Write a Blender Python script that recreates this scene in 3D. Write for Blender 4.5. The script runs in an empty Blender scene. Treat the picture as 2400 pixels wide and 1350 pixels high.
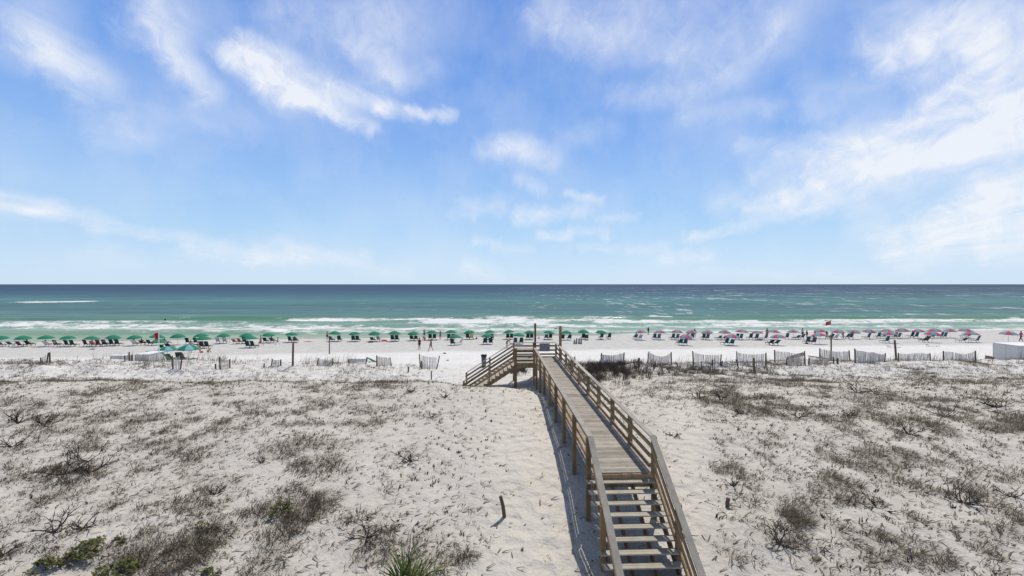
import bpy, math, random
import numpy as np
from mathutils import Vector, Matrix, Euler

random.seed(7)
rng = np.random.default_rng(11)
scn = bpy.context.scene
COL = scn.collection
R = math.radians
F = 1067.0          # focal length in pixels of the 2400 px wide photograph (16 mm lens)
CAMZ = 11.5
HOR = 666.0
SUN_AZ, SUN_EL = R(25), R(62)

# ------------------------------------------------------------------ noise
def _hash(ix, iy, seed):
    n = (ix.astype(np.int64) * 374761393 + iy.astype(np.int64) * 668265263 + seed * 1442695041) & 0x7fffffff
    n = ((n ^ (n >> 13)) * 1274126177) & 0x7fffffff
    n = (n ^ (n >> 16)) & 0xffff
    return n / 65535.0
def vnoise(x, y, seed=0):
    x = np.asarray(x, float); y = np.asarray(y, float)
    ix = np.floor(x); iy = np.floor(y); fx = x - ix; fy = y - iy
    fx = fx * fx * (3 - 2 * fx); fy = fy * fy * (3 - 2 * fy)
    a = _hash(ix, iy, seed); b = _hash(ix + 1, iy, seed); c = _hash(ix, iy + 1, seed); d = _hash(ix + 1, iy + 1, seed)
    return (a * (1 - fx) + b * fx) * (1 - fy) + (c * (1 - fx) + d * fx) * fy
def fbm(x, y, seed=0, octv=4):
    s = 0; a = .5
    for k in range(octv):
        s = s + a * vnoise(x, y, seed + k * 17); x = x * 2.03 + 5.1; y = y * 2.03 + 1.7; a *= .5
    return s
def sstep(a, b, x):
    t = np.clip((np.asarray(x, float) - a) / (b - a), 0, 1); return t * t * (3 - 2 * t)

# ------------------------------------------------------------------ terrain
YN = [0, 6, 10, 11.5, 13.3, 15.6, 18, 20.4, 22.9, 25, 27.2, 28.5, 29.6, 31, 33, 35, 37, 40, 43, 46, 50]
LANES = {
 -70: [3.6,3.8,4.1,4.2,4.35,4.5,4.7,4.9,5.05,5.15,5.2,5.2,5.15,4.9,4.5,4.45,4.6,4.95,4.4,3.7,3.2],
 -30: [3.6,3.8,4.1,4.2,4.35,4.5,4.7,4.9,5.05,5.15,5.2,5.2,5.15,4.9,4.4,4.25,4.45,4.75,4.3,3.6,3.2],
 -14: [3.6,3.8,4.1,4.2,4.4,4.6,4.8,5.0,5.15,5.3,5.35,5.35,5.2,4.8,4.2,4.05,4.15,4.45,4.1,3.5,3.15],
 -6:  [3.6,3.8,4.1,4.25,4.45,4.7,4.9,5.1,5.25,5.35,5.42,5.42,5.25,4.6,3.65,3.5,3.55,3.62,3.6,3.4,3.15],
 -1:  [3.5,3.7,4.05,4.25,4.48,4.8,5.05,5.2,5.4,5.48,5.4,5.15,4.8,4.2,3.75,3.8,3.95,3.8,3.6,3.35,3.1],
 1.9: [3.2,3.4,3.8,4.15,4.48,4.86,5.11,5.21,5.34,5.36,4.95,4.7,4.55,4.45,4.35,4.4,4.4,4.0,3.6,3.3,3.05],
 6:   [3.4,3.6,4.0,4.2,4.5,4.8,5.0,5.1,5.15,5.1,4.95,4.8,4.6,4.45,4.25,4.2,4.2,4.2,3.95,3.45,3.1],
 12:  [3.6,3.8,4.1,4.25,4.5,4.8,5.0,5.15,5.25,5.25,5.2,5.12,5.05,4.95,4.75,4.5,4.35,4.3,3.95,3.5,3.1],
 30:  [3.6,3.8,4.1,4.25,4.45,4.7,4.9,5.05,5.15,5.2,5.2,5.15,5.05,4.85,4.55,4.45,4.5,4.6,4.3,3.7,3.2],
 70:  [3.6,3.8,4.1,4.25,4.45,4.7,4.9,5.05,5.15,5.2,5.2,5.15,5.05,4.9,4.65,4.6,4.7,4.9,4.5,3.8,3.2]}
TX = np.arange(-70, 70.01, .5); TY = np.arange(0, 52.01, .25)
_lx = np.array(sorted(LANES)); _tab = np.array([np.interp(TY, YN, LANES[k]) for k in sorted(LANES)])
_T = np.zeros((len(TX), len(TY)))
for i, x in enumerate(TX):
    j = int(np.clip(np.searchsorted(_lx, x, 'right') - 1, 0, len(_lx) - 2)); t = (x - _lx[j]) / (_lx[j + 1] - _lx[j]); t = t * t * (3 - 2 * t)
    _T[i] = _tab[j] * (1 - t) + _tab[j + 1] * t
for it in range(3):
    p = np.pad(_T, ((0, 0), (1, 1)), 'edge'); _T = .25 * p[:, :-2] + .5 * p[:, 1:-1] + .25 * p[:, 2:]
    p = np.pad(_T, ((1, 1), (0, 0)), 'edge'); _T = .25 * p[:-2] + .5 * p[1:-1] + .25 * p[2:]
BS = [40, 48, 55, 62, 70, 78, 86, 90, 96, 101, 106, 112, 130, 160]
BZ = [3.6, 3.15, 2.75, 2.3, 1.75, 1.2, .85, .72, .4, .05, -.3, -.8, -2.2, -4]
def shear(X):
    return .1 * np.clip(X, -250, 250)
def ground(X, Y):
    X = np.asarray(X, float); Y = np.asarray(Y, float)
    fx = np.clip((X + 70) / .5, 0, len(TX) - 1.001); fy = np.clip(Y / .25, 0, len(TY) - 1.001)
    ix = fx.astype(int); iy = fy.astype(int); fx = fx - ix; fy = fy - iy
    d = (_T[ix, iy] * (1 - fx) + _T[ix + 1, iy] * fx) * (1 - fy) + (_T[ix, iy + 1] * (1 - fx) + _T[ix + 1, iy + 1] * fx) * fy
    dunes = 1 - sstep(43, 49, Y)
    walk = np.exp(-((X - 2.6) / 2.0) ** 2)
    n = (fbm(X / 3.2, Y / 3.2, 3) - .47) * .34 * (1 - .85 * walk) + (fbm(X / .9, Y / .9, 9, 3) - .44) * .09
    n = n + (fbm(X / 5.5, Y / 9, 23, 3) - .45) * .85 * np.exp(-((Y - 28) / 3.5) ** 2) * (sstep(9, 14, X) + 1 - sstep(-9, -5, X))
    n = n + (fbm(X / 4.5, Y / 12, 29, 3) - .45) * .75 * np.exp(-((Y - 40.5) / 2.6) ** 2) * (sstep(8, 12, X) + 1 - sstep(-10, -6, X))
    face = sstep(31, 34, Y) * (1 - sstep(41, 46, Y)) * (sstep(8, 12, X) + 1 - sstep(-9, -5, X))
    n = n + face * (fbm(X / 2.6 + .35 * Y, Y / 1.8, 31, 3) - .42) * .75
    d = d + n
    b = np.interp(Y - shear(X), BS, BZ) + (fbm(X / 5, Y / 5, 51, 3) - .44) * .10 * (1 - sstep(88, 98, Y - shear(X)))
    return d * dunes + b * (1 - dunes)
def gz(x, y):
    return float(ground(np.array([x]), np.array([y]))[0])
_YS = np.concatenate([np.arange(8, 52, .04), np.arange(52, 125, .1)])
def hit(px, py, ymin=8, ymax=125, miss=None):
    """first ground point along the sight line through a pixel of the photograph"""
    ys = _YS[(_YS >= ymin) & (_YS <= ymax)]
    xs = (px - 1200) / F * ys; zs = CAMZ - (py - HOR) / F * ys
    k = np.nonzero(zs <= ground(xs, ys))[0]
    if len(k) == 0:
        y = miss or ymax
        return Vector(((px - 1200) / F * y, y, gz((px - 1200) / F * y, y)))
    y = ys[k[0]]; x = (px - 1200) / F * y
    return Vector((x, y, gz(x, y)))
def ppm(y): return F / y      # photograph pixels per metre at depth y

# ------------------------------------------------------------------ materials
MAT = {}
def nn(nt, typ, **kw):
    n = nt.nodes.new(typ)
    for k, v in kw.items(): setattr(n, k, v)
    return n
def mat(name, color, rough=.75, var=.12, scale=6., bump=0., metal=0., spec=.3, tint=0., color2=None, stretch=(1, 1, 1), trans=0.):
    if name in MAT: return MAT[name]
    m = bpy.data.materials.new(name); m.use_nodes = True; nt = m.node_tree
    b = nt.nodes['Principled BSDF']; L = nt.links.new
    b.inputs['Roughness'].default_value = rough; b.inputs['Metallic'].default_value = metal
    b.inputs['Specular IOR Level'].default_value = spec
    tc = nn(nt, 'ShaderNodeTexCoord'); mp = nn(nt, 'ShaderNodeMapping'); mp.inputs['Scale'].default_value = stretch
    L(tc.outputs['Object'], mp.inputs['Vector'])
    no = nn(nt, 'ShaderNodeTexNoise'); no.inputs['Scale'].default_value = scale; no.inputs['Detail'].default_value = 7; no.inputs['Roughness'].default_value = .62
    L(mp.outputs['Vector'], no.inputs['Vector'])
    mr = nn(nt, 'ShaderNodeMapRange'); mr.inputs['From Min'].default_value = .25; mr.inputs['From Max'].default_value = .75
    mr.inputs['To Min'].default_value = 1 - var; mr.inputs['To Max'].default_value = 1 + var
    L(no.outputs['Fac'], mr.inputs['Value'])
    val = mr.outputs['Result']
    if tint:
        at = nn(nt, 'ShaderNodeAttribute', attribute_name='tint')
        m2 = nn(nt, 'ShaderNodeMapRange'); m2.inputs['To Min'].default_value = 1 - tint; m2.inputs['To Max'].default_value = 1 + tint
        L(at.outputs['Fac'], m2.inputs['Value'])
        mm = nn(nt, 'ShaderNodeMath', operation='MULTIPLY'); L(val, mm.inputs[0]); L(m2.outputs['Result'], mm.inputs[1]); val = mm.outputs[0]
    if color2:
        at2 = nn(nt, 'ShaderNodeAttribute', attribute_name='tint')
        mx = nn(nt, 'ShaderNodeMix', data_type='RGBA'); mx.inputs['A'].default_value = (*color, 1); mx.inputs['B'].default_value = (*color2, 1)
        L(at2.outputs['Fac'], mx.inputs['Factor']); src = mx.outputs['Result']
    else:
        rg = nn(nt, 'ShaderNodeRGB'); rg.outputs[0].default_value = (*color, 1); src = rg.outputs[0]
    vm = nn(nt, 'ShaderNodeVectorMath', operation='SCALE'); L(src, vm.inputs[0]); L(val, vm.inputs['Scale'])
    L(vm.outputs['Vector'], b.inputs['Base Color'])
    if bump:
        bp = nn(nt, 'ShaderNodeBump'); bp.inputs['Strength'].default_value = bump; bp.inputs['Distance'].default_value = .01
        L(no.outputs['Fac'], bp.inputs['Height']); L(bp.outputs['Normal'], b.inputs['Normal'])
    if trans:
        tr = nn(nt, 'ShaderNodeBsdfTranslucent'); L(vm.outputs['Vector'], tr.inputs['Color'])
        ms = nn(nt, 'ShaderNodeMixShader'); ms.inputs[0].default_value = trans
        out = nt.nodes['Material Output']
        L(b.outputs[0], ms.inputs[1]); L(tr.outputs[0], ms.inputs[2]); L(ms.outputs[0], out.inputs['Surface'])
    MAT[name] = m
    return m

WOOD = mat('boardwalk_timber', (.27, .178, .093), .8, .38, 2.6, .4, tint=.34, stretch=(2, 2, .6))
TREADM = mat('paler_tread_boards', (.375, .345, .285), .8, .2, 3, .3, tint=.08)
DECK = mat('weathered_deck_boards', (.312, .284, .245), .8, .26, 3, .3, tint=.26)
CAPM = mat('weathered_cap_boards', (.352, .322, .272), .8, .24, 2.4, .3, tint=.2)
POSTM = mat('dark_brown_post', (.135, .09, .065), .85, .25, 8, .4, tint=.2)
PICK = mat('grey_picket', (.58, .54, .485), .85, .18, 8, 0, tint=.25)
GRASS = mat('dry_grass', (.30, .255, .19), .9, .1, 3, 0, color2=(.115, .094, .068), trans=.2)
OATS = mat('sea_oat_stem', (.27, .235, .17), .9, .1, 3, 0, color2=(.15, .125, .09))
BRUSH = mat('dark_dune_brush', (.17, .135, .10), .9, .15, 3, 0, color2=(.07, .056, .042))
SPROUT = mat('dark_leaf_sprout', (.06, .062, .042), .8, .1, 3, 0, color2=(.03, .03, .024))
TWIG = mat('dead_twig', (.045, .036, .031), .9, .2, 9, 0)
GREEN = mat('green_leaf', (.19, .20, .06), .75, .15, 5, 0, color2=(.075, .08, .036), trans=.25)
PALM = mat('palmetto_leaf', (.20, .23, .075), .85, .15, 5, 0, spec=.05, color2=(.075, .115, .025), trans=.2)
UGREEN = mat('green_canvas', (.028, .25, .155), .8, .06, 4, 0, trans=.25)
UTEAL = mat('teal_canvas', (.19, .41, .45), .8, .06, 4, 0, trans=.25)
UPALE = mat('pale_blue_canvas', (.22, .50, .54), .8, .06, 4, 0, trans=.25)
UPINK = mat('coral_pink_canvas', (.58, .095, .19), .8, .06, 4, 0, trans=.25)
STEEL = mat('pale_metal', (.5, .49, .46), .5, .08, 6, 0, metal=.3)
WHITE = mat('white_paint', (.74, .74, .74), .6, .05, 4, 0)
BOXW = mat('white_box_panel', (.58, .56, .53), .6, .07, 3, 0)
SLG = mat('dark_green_sling', (.012, .07, .055), .8, .1, 5, 0, trans=.15)
SLT = mat('teal_blue_sling', (.035, .17, .22), .8, .1, 5, 0, trans=.15)
SLW = mat('pale_grey_sling', (.55, .58, .60), .8, .1, 5, 0)
SLR = mat('faded_red_sling', (.42, .10, .09), .8, .1, 5, 0)
SLM = mat('maroon_sling', (.13, .02, .04), .8, .1, 5, 0)
SLB = mat('slate_blue_sling', (.05, .11, .16), .8, .1, 5, 0)
FRAME = mat('chair_frame', (.42, .38, .33), .7, .1, 5, 0)
DKFRAME = mat('dark_chair_frame', (.08, .06, .05), .7, .1, 5, 0)
REDF = mat('red_flag_cloth', (.52, .012, .03), .8, .08, 4, 0, trans=.2)
BIN = mat('dark_grey_plastic', (.11, .115, .14), .6, .08, 4, 0)
SIGNM = mat('grey_sign_board', (.27, .27, .28), .7, .06, 3, 0)
BLACKM = mat('black_rubber', (.02, .02, .02), .6, .1, 5, 0)
BLUEM = mat('blue_ball', (.03, .05, .40), .5, .05, 4, 0)
REDM = mat('red_towel', (.55, .02, .05), .9, .1, 6, 0)
ORANGEM = mat('orange_plastic', (.72, .10, .02), .5, .05, 4, 0)
YELM = mat('yellow_towel', (.62, .42, .10), .9, .08, 6, 0)
YELLOWM = mat('lime_yellow_shirt', (.55, .60, .05), .9, .08, 6, 0)
BROWNB = mat('brown_board', (.26, .16, .12), .8, .15, 5, 0)
REDBOARD = mat('faded_red_board', (.30, .10, .09), .8, .15, 5, 0)
SKIN = [mat('tanned_skin', (.36, .19, .12), .6, .06, 8, 0), mat('fair_skin', (.55, .33, .25), .6, .06, 8, 0), mat('brown_skin', (.22, .11, .07), .6, .06, 8, 0)]
HAIR = [mat('dark_hair', (.03, .02, .015), .7, .2, 20, 0), mat('light_brown_hair', (.18, .11, .06), .7, .2, 20, 0), mat('reddish_hair', (.25, .08, .04), .7, .2, 20, 0)]

# ------------------------------------------------------------------ mesh helpers
class MB:
    def __init__(s): s.v = []; s.f = []; s.t = []; s.m = []
    def add(s, vs, fs, mi=0, tint=None):
        o = len(s.v); s.v += [tuple(v) for v in vs]; t = random.random() if tint is None else tint
        for f in fs: s.f.append([o + i for i in f]); s.t.append(t); s.m.append(mi)
    def box(s, c, size, M=None, mi=0, tint=None):
        x, y, z = [d / 2 for d in size]
        vs = [Vector((sx * x, sy * y, sz * z)) for sz in (-1, 1) for sy in (-1, 1) for sx in (-1, 1)]
        vs = [(M @ v if M else v) + Vector(c) for v in vs]
        s.add(vs, [(0, 2, 3, 1), (4, 5, 7, 6), (0, 1, 5, 4), (2, 6, 7, 3), (0, 4, 6, 2), (1, 3, 7, 5)], mi, tint)
    def beam(s, a, b, w, h, up=(0, 0, 1), mi=0, tint=None):
        a = Vector(a); b = Vector(b); d = (b - a); L = d.length; y = d.normalized(); x = y.cross(Vector(up))
        if x.length < 1e-4: x = Vector((1, 0, 0))
        x.normalize(); z = x.cross(y)
        M = Matrix((x, y, z)).transposed()
        s.box((a + b) / 2, (w, L, h), M, mi, tint)
    def tube(s, pts, rads, n=6, mi=0, tint=None, cap=True):
        pts = [Vector(p) for p in pts]
        if not hasattr(rads, '__len__'): rads = [rads] * len(pts)
        vs = []; fs = []
        for i, p in enumerate(pts):
            d = (pts[min(i + 1, len(pts) - 1)] - pts[max(i - 1, 0)]).normalized()
            x = d.cross(Vector((0, 0, 1))) if abs(d.z) < .95 else d.cross(Vector((0, 1, 0)))
            x.normalize(); y = d.cross(x)
            for k in range(n):
                a = 2 * math.pi * k / n; vs.append(p + (x * math.cos(a) + y * math.sin(a)) * rads[i])
        for i in range(len(pts) - 1):
            for k in range(n):
                fs.append((i * n + k, i * n + (k + 1) % n, (i + 1) * n + (k + 1) % n, (i + 1) * n + k))
        if cap:
            fs.append(tuple(range(n))[::-1]); fs.append(tuple((len(pts) - 1) * n + k for k in range(n)))
        s.add(vs, fs, mi, tint)
    def mesh(s, name, mats):
        me = bpy.data.meshes.new(name); me.from_pydata(s.v, [], s.f)
        for m in (mats if isinstance(mats, (list, tuple)) else [mats]): me.materials.append(m)
        a = me.attributes.new('tint', 'FLOAT', 'FACE'); a.data.foreach_set('value', s.t)
        if any(s.m): me.polygons.foreach_set('material_index', s.m)
        me.update(); return me
    def build(s, name, mats, parent=None, smooth=False):
        me = s.mesh(name, mats)
        if smooth: me.polygons.foreach_set('use_smooth', [True] * len(me.polygons))
        return link(name, me, parent)
def link(name, me, parent=None, loc=None, rz=0):
    o = bpy.data.objects.new(name, me); COL.objects.link(o)
    if parent: o.parent = parent
    if loc is not None: o.location = loc
    o.rotation_euler.z = rz
    return o
def tag(o, label=None, cat=None, group=None, kind=None):
    for k, v in (('label', label), ('category', cat), ('group', group), ('kind', kind)):
        if v: o[k] = v
    return o
def thing(name, label, cat, loc=(0, 0, 0), rz=0, group=None):
    o = bpy.data.objects.new(name, None); COL.objects.link(o); o.location = loc; o.rotation_euler.z = rz; o.empty_display_size = .2
    return tag(o, label, cat, group)
def grid_mesh(name, XS, YS, Z, mats):
    nx, ny = len(XS), len(YS)
    gx, gy = np.meshgrid(XS, YS, indexing='ij')
    v = np.stack([gx, gy, Z], -1).reshape(-1, 3)
    i = np.arange(nx - 1)[:, None]; j = np.arange(ny - 1)[None, :]
    a = (i * ny + j); f = np.stack([a, a + ny, a + ny + 1, a + 1], -1).reshape(-1, 4)
    me = bpy.data.meshes.new(name)
    me.vertices.add(len(v)); me.vertices.foreach_set('co', v.ravel())
    me.loops.add(f.size); me.loops.foreach_set('vertex_index', f.ravel().astype(np.int32))
    me.polygons.add(len(f)); me.polygons.foreach_set('loop_start', np.arange(0, f.size, 4, dtype=np.int32))
    me.polygons.foreach_set('loop_total', np.full(len(f), 4, dtype=np.int32))
    me.update(calc_edges=True); me.materials.append(mats)
    me.polygons.foreach_set('use_smooth', np.ones(len(f), bool))
    return me
def lines(core, step, reach, grow=1.12):
    c = list(np.arange(core[0], core[1] + step / 2, step)); d = step; x = c[-1]
    while x < reach[1]: d *= grow; x += d; c.append(x)
    d = step; x = c[0]
    while x > reach[0]: d *= grow; x -= d; c.insert(0, x)
    return np.array(c)

# ------------------------------------------------------------------ camera, sun, sky
cam = bpy.data.cameras.new('camera'); co = bpy.data.objects.new('camera', cam); COL.objects.link(co)
co.location = (0, 0, CAMZ); co.rotation_euler = (R(90), 0, 0); cam.lens = 36 * F / 2400; cam.sensor_width = 36
cam.shift_y = (HOR - 675) / 2400; cam.clip_end = 120000; cam.clip_start = .1; scn.camera = co
sun = bpy.data.lights.new('sun', 'SUN'); sun.energy = 3.75; sun.angle = R(.53); sun.color = (1, .935, .83)
so = bpy.data.objects.new('sun', sun); COL.objects.link(so); so.location = (10, 30, 60)
sd = Vector((math.sin(SUN_AZ) * math.cos(SUN_EL), math.cos(SUN_AZ) * math.cos(SUN_EL), math.sin(SUN_EL)))
so.rotation_euler = sd.to_track_quat('Z', 'Y').to_euler()
scn.cycles.max_bounces = 5; scn.cycles.diffuse_bounces = 3; scn.cycles.glossy_bounces = 2; scn.cycles.transmission_bounces = 2
scn.view_settings.view_transform = 'Standard'; scn.view_settings.look = 'None'; scn.view_settings.exposure = 0; scn.view_settings.gamma = 1

SKY_STR = .10
def build_world():
    w = bpy.data.worlds.new('World'); scn.world = w; w.cycles.sampling_method = 'NONE'; w.use_nodes = True; nt = w.node_tree; L = nt.links.new
    bg = nt.nodes['Background']; bg.inputs['Strength'].default_value = SKY_STR
    sk = nn(nt, 'ShaderNodeTexSky', sky_type='NISHITA'); sk.sun_disc = False
    sk.sun_elevation = SUN_EL; sk.sun_rotation = SUN_AZ; sk.air_density = 1.0; sk.dust_density = .6; sk.ozone_density = 1.5; sk.altitude = 10
    tc = nn(nt, 'ShaderNodeTexCoord'); D = tc.outputs['Generated']
    def M(op, a, b=None, c=None, clamp=False):
        n = nn(nt, 'ShaderNodeMath', operation=op); n.use_clamp = clamp
        for i, v in enumerate((a, b, c)):
            if v is None: continue
            if isinstance(v, (int, float)): n.inputs[i].default_value = v
            else: L(v, n.inputs[i])
        return n.outputs[0]
    def V(op, a, b=None, scale=None):
        n = nn(nt, 'ShaderNodeVectorMath', operation=op)
        for i, v in enumerate((a, b)):
            if v is None: continue
            if isinstance(v, (tuple, list)): n.inputs[i].default_value = v
            else: L(v, n.inputs[i])
        if scale is not None:
            if isinstance(scale, (int, float)): n.inputs['Scale'].default_value = scale
            else: L(scale, n.inputs['Scale'])
        return n.outputs['Value'] if op in ('LENGTH', 'DOT_PRODUCT', 'DISTANCE') else n.outputs['Vector']
    sx = nn(nt, 'ShaderNodeSeparateXYZ'); L(D, sx.inputs[0]); x, y, z = sx.outputs
    az = M('ARCTAN2', x, y); el = M('ARCSINE', z)
    cb = nn(nt, 'ShaderNodeCombineXYZ'); L(az, cb.inputs[0]); L(el, cb.inputs[1]); P0 = cb.outputs[0]
    # clear air: the sky texture, bluer with height; the unseen top greyed and dimmed to lower ambient light
    rp = nn(nt, 'ShaderNodeValToRGB'); L(z, rp.inputs[0]); cr = rp.color_ramp
    ZR = [(0.0, (.64, .81, 1.0)), (.035, (.575, .77, .99)), (.108, (.43, .675, .97)), (.198, (.33, .565, .95)), (.284, (.25, .465, .91)), (.40, (.185, .385, .855)), (.53, (.14, .315, .79)), (.7, (.12, .14, .18)), (1.0, (.085, .092, .105))]
    while len(cr.elements) < len(ZR): cr.elements.new(.5)
    for e, (p, c) in zip(cr.elements, ZR): e.position = p; e.color = (*[k for k in c], 1)
    deep = V('SCALE', rp.outputs[0], scale=1 / SKY_STR)
    mxs = nn(nt, 'ShaderNodeMix', data_type='RGBA'); mxs.inputs['Factor'].default_value = .88
    L(sk.outputs[0], mxs.inputs['A']); L(deep, mxs.inputs['B'])
    # cloud plane coordinates for streaky wisps
    den = M('MAXIMUM', M('ADD', z, .10), .02)
    cp = nn(nt, 'ShaderNodeCombineXYZ'); L(M('DIVIDE', x, den), cp.inputs[0]); L(M('DIVIDE', y, den), cp.inputs[1])
    mp = nn(nt, 'ShaderNodeMapping'); L(cp.outputs[0], mp.inputs[0]); mp.inputs['Rotation'].default_value = (0, 0, R(9)); mp2 = nn(nt, 'ShaderNodeMapping'); L(mp.outputs[0], mp2.inputs[0]); mp2.inputs['Scale'].default_value = (2.3, .75, 1)
    n1 = nn(nt, 'ShaderNodeTexNoise'); L(mp2.outputs[0], n1.inputs['Vector']); n1.inputs['Scale'].default_value = 1.5; n1.inputs['Detail'].default_value = 7; n1.inputs['Roughness'].default_value = .55; n1.inputs['Distortion'].default_value = .5
    n2 = nn(nt, 'ShaderNodeTexNoise'); L(P0, n2.inputs['Vector']); n2.inputs['Scale'].default_value = 5; n2.inputs['Detail'].default_value = 6; n2.inputs['Roughness'].default_value = .6
    n3 = nn(nt, 'ShaderNodeTexNoise'); L(P0, n3.inputs['Vector']); n3.inputs['Scale'].default_value = 22; n3.inputs['Detail'].default_value = 5; n3.inputs['Roughness'].default_value = .62; n3.inputs['Distortion'].default_value = .6
    wv = V('SUBTRACT', n2.outputs['Color'], (.5, .5, .5)); wv = V('MULTIPLY', wv, (.075, .05, 0))
    w3 = V('MULTIPLY', V('SUBTRACT', n3.outputs['Color'], (.5, .5, .5)), (.06, .035, 0))
    P = V('ADD', V('ADD', P0, wv), w3)
    def ae(px, py):
        d = Vector(((px - 1200) / F, 1, (HOR - py) / F)).normalized()
        return (math.atan2(d.x, d.y), math.asin(d.z), 0)
    acc = None
    for (x0, y0, x1, y1, wd, am) in CLOUDS:
        if 1000 < x0 < 1600 and y0 > 250: wd *= 1.12; am *= .92
        A = Vector(ae(x0, y0)); B = Vector(ae(x1, y1)); BA = B - A
        pa = P
        if acc is not None:      # each streak waits for the one before it, so the shader needs little memory
            n = nn(nt, 'ShaderNodeVectorMath', operation='MULTIPLY_ADD'); L(acc, n.inputs[0]); n.inputs[1].default_value = (1e-7, 0, 0); L(P, n.inputs[2]); pa = n.outputs[0]
        pa = V('SUBTRACT', pa, tuple(A))
        if BA.length > 1e-5:
            h = M('MULTIPLY', V('DOT_PRODUCT', pa, tuple(BA)), 1 / BA.length_squared, clamp=True)
            pa = V('SUBTRACT', pa, V('SCALE', tuple(BA), scale=h))
        dd = V('LENGTH', V('MULTIPLY', pa, (1, 1.15, 0)))
        mr = nn(nt, 'ShaderNodeMapRange', interpolation_type='SMOOTHSTEP'); L(dd, mr.inputs['Value'])
        mr.inputs['From Min'].default_value = 0; mr.inputs['From Max'].default_value = wd / F * 1.5; mr.inputs['To Min'].default_value = am * .62; mr.inputs['To Max'].default_value = 0
        acc = mr.outputs[0] if acc is None else M('ADD', acc, mr.outputs[0])
    acc = M('SUBTRACT', 1, M('EXPONENT', M('MULTIPLY', acc, -.85)))
    tex = M('MAXIMUM', M('MULTIPLY_ADD', n1.outputs['Fac'], 1.5, .0), .18)
    tex = M('MULTIPLY', tex, M('MULTIPLY_ADD', n3.outputs['Fac'], 2.0, 0))
    veil = M('MULTIPLY', M('MULTIPLY_ADD', n2.outputs['Fac'], 1.8, -.70, clamp=True), .30)
    cl = M('ADD', M('MULTIPLY', acc, tex), veil)
    cl = M('MULTIPLY', cl, 1.25); cl = M('MINIMUM', M('MAXIMUM', cl, 0), .9)
    up = nn(nt, 'ShaderNodeMapRange'); L(z, up.inputs['Value']); up.inputs['From Min'].default_value = -.01; up.inputs['From Max'].default_value = .04
    cl = M('MULTIPLY', cl, up.outputs[0])
    mx = nn(nt, 'ShaderNodeMix', data_type='RGBA'); L(cl, mx.inputs['Factor']); L(mxs.outputs['Result'], mx.inputs['A'])
    mx.inputs['B'].default_value = (.90 / SKY_STR, .925 / SKY_STR, .975 / SKY_STR, 1)
    L(mx.outputs['Result'], bg.inputs['Color'])
CLOUDS = [  # streak from, streak to, half width (all as sight lines), density
 (335,-60,385,40,62,.7),(375,40,425,140,42,.7),(425,150,490,215,34,.85),(440,20,500,40,50,.25),(300,70,360,90,30,.3),
 (550,112,670,145,36,1.0),(585,130,690,225,46,1.5),(645,140,720,215,44,.9),(690,215,800,228,40,.9),(790,218,900,256,26,1.1),(890,256,1050,272,19,1.0),(730,240,860,300,26,.5),(760,170,900,215,50,.35),(960,265,1060,262,12,.5),(760,250,870,305,24,.75),(690,170,760,200,40,.4),
 (840,120,920,165,40,.55),(940,185,1010,165,28,.4),(740,20,900,60,100,.3),(860,60,1000,30,110,.25),(660,30,780,80,60,.15),
 (60,60,110,120,55,.45),(95,105,200,178,42,.85),(0,122,90,135,28,.4),(20,15,100,25,45,.35),(200,140,260,170,40,.2),
 (210,240,330,300,50,.3),(300,255,420,270,34,.2),(500,275,580,298,34,.3),(230,318,330,318,26,.28),
 (-60,468,110,495,26,.95),(110,490,240,530,22,.65),(290,540,420,550,16,.6),(450,570,620,592,24,.8),(600,595,850,612,24,.75),(660,560,720,600,22,.4),(200,600,320,615,20,.3),
 (1150,345,1290,368,34,.85),(1190,335,1240,345,28,.6),(1220,420,1270,445,20,.6),(1330,455,1410,472,12,.85),(1090,485,1170,482,22,.6),(1220,508,1370,490,20,1.0),(1060,505,1110,508,13,.4),
 (1270,547,1330,548,13,.85),(1350,538,1420,540,16,.75),(1400,512,1490,515,9,.45),(1115,560,1160,566,13,.8),(1150,580,1230,585,15,.4),(1340,575,1560,585,13,.5),
 (1270,55,1420,90,55,.5),(1330,75,1600,110,45,.35),(1500,40,1900,-20,70,.42),(1600,115,1820,75,45,.5),(1280,0,1600,10,50,.35),(1450,230,1720,175,36,.5),(1620,258,1800,255,26,.4),(1330,320,1420,305,30,.3),(1720,150,1850,110,50,.3),(1880,262,1990,290,26,.35),
 (1620,560,1745,520,18,.85),(1560,608,1660,604,18,.65),(1650,635,1860,645,13,.5),
 (2460,225,2300,310,76,1.5),(2400,290,2150,360,70,1.55),(2200,350,2000,400,62,1.55),(2050,395,1910,455,46,1.4),(1930,455,1760,495,26,.8),(1720,480,1880,440,50,.45),(1800,405,1960,345,44,.5),(1880,350,2040,320,46,.6),(1750,345,1850,350,20,.4),
 (2080,75,2250,60,60,.7),(2200,100,2460,90,75,.95),(2120,150,2280,170,60,.6),(2330,160,2460,190,70,.65),(2200,240,2350,220,60,.3),(1880,205,2030,250,40,.3),(2330,10,2460,30,60,.5),
 (2460,455,2300,500,64,1.4),(2320,505,2140,568,50,1.4),(2400,510,2230,560,50,.9),(2460,540,2340,590,36,.9),(2330,612,2400,612,20,.6),(1920,640,2060,650,14,.5),(2100,632,2160,632,11,.5),(1100,625,1200,660,22,.6),(820,640,960,640,18,.35),(1850,485,2050,472,30,.3),(2040,520,2120,490,36,.4)]
build_world()

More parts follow.
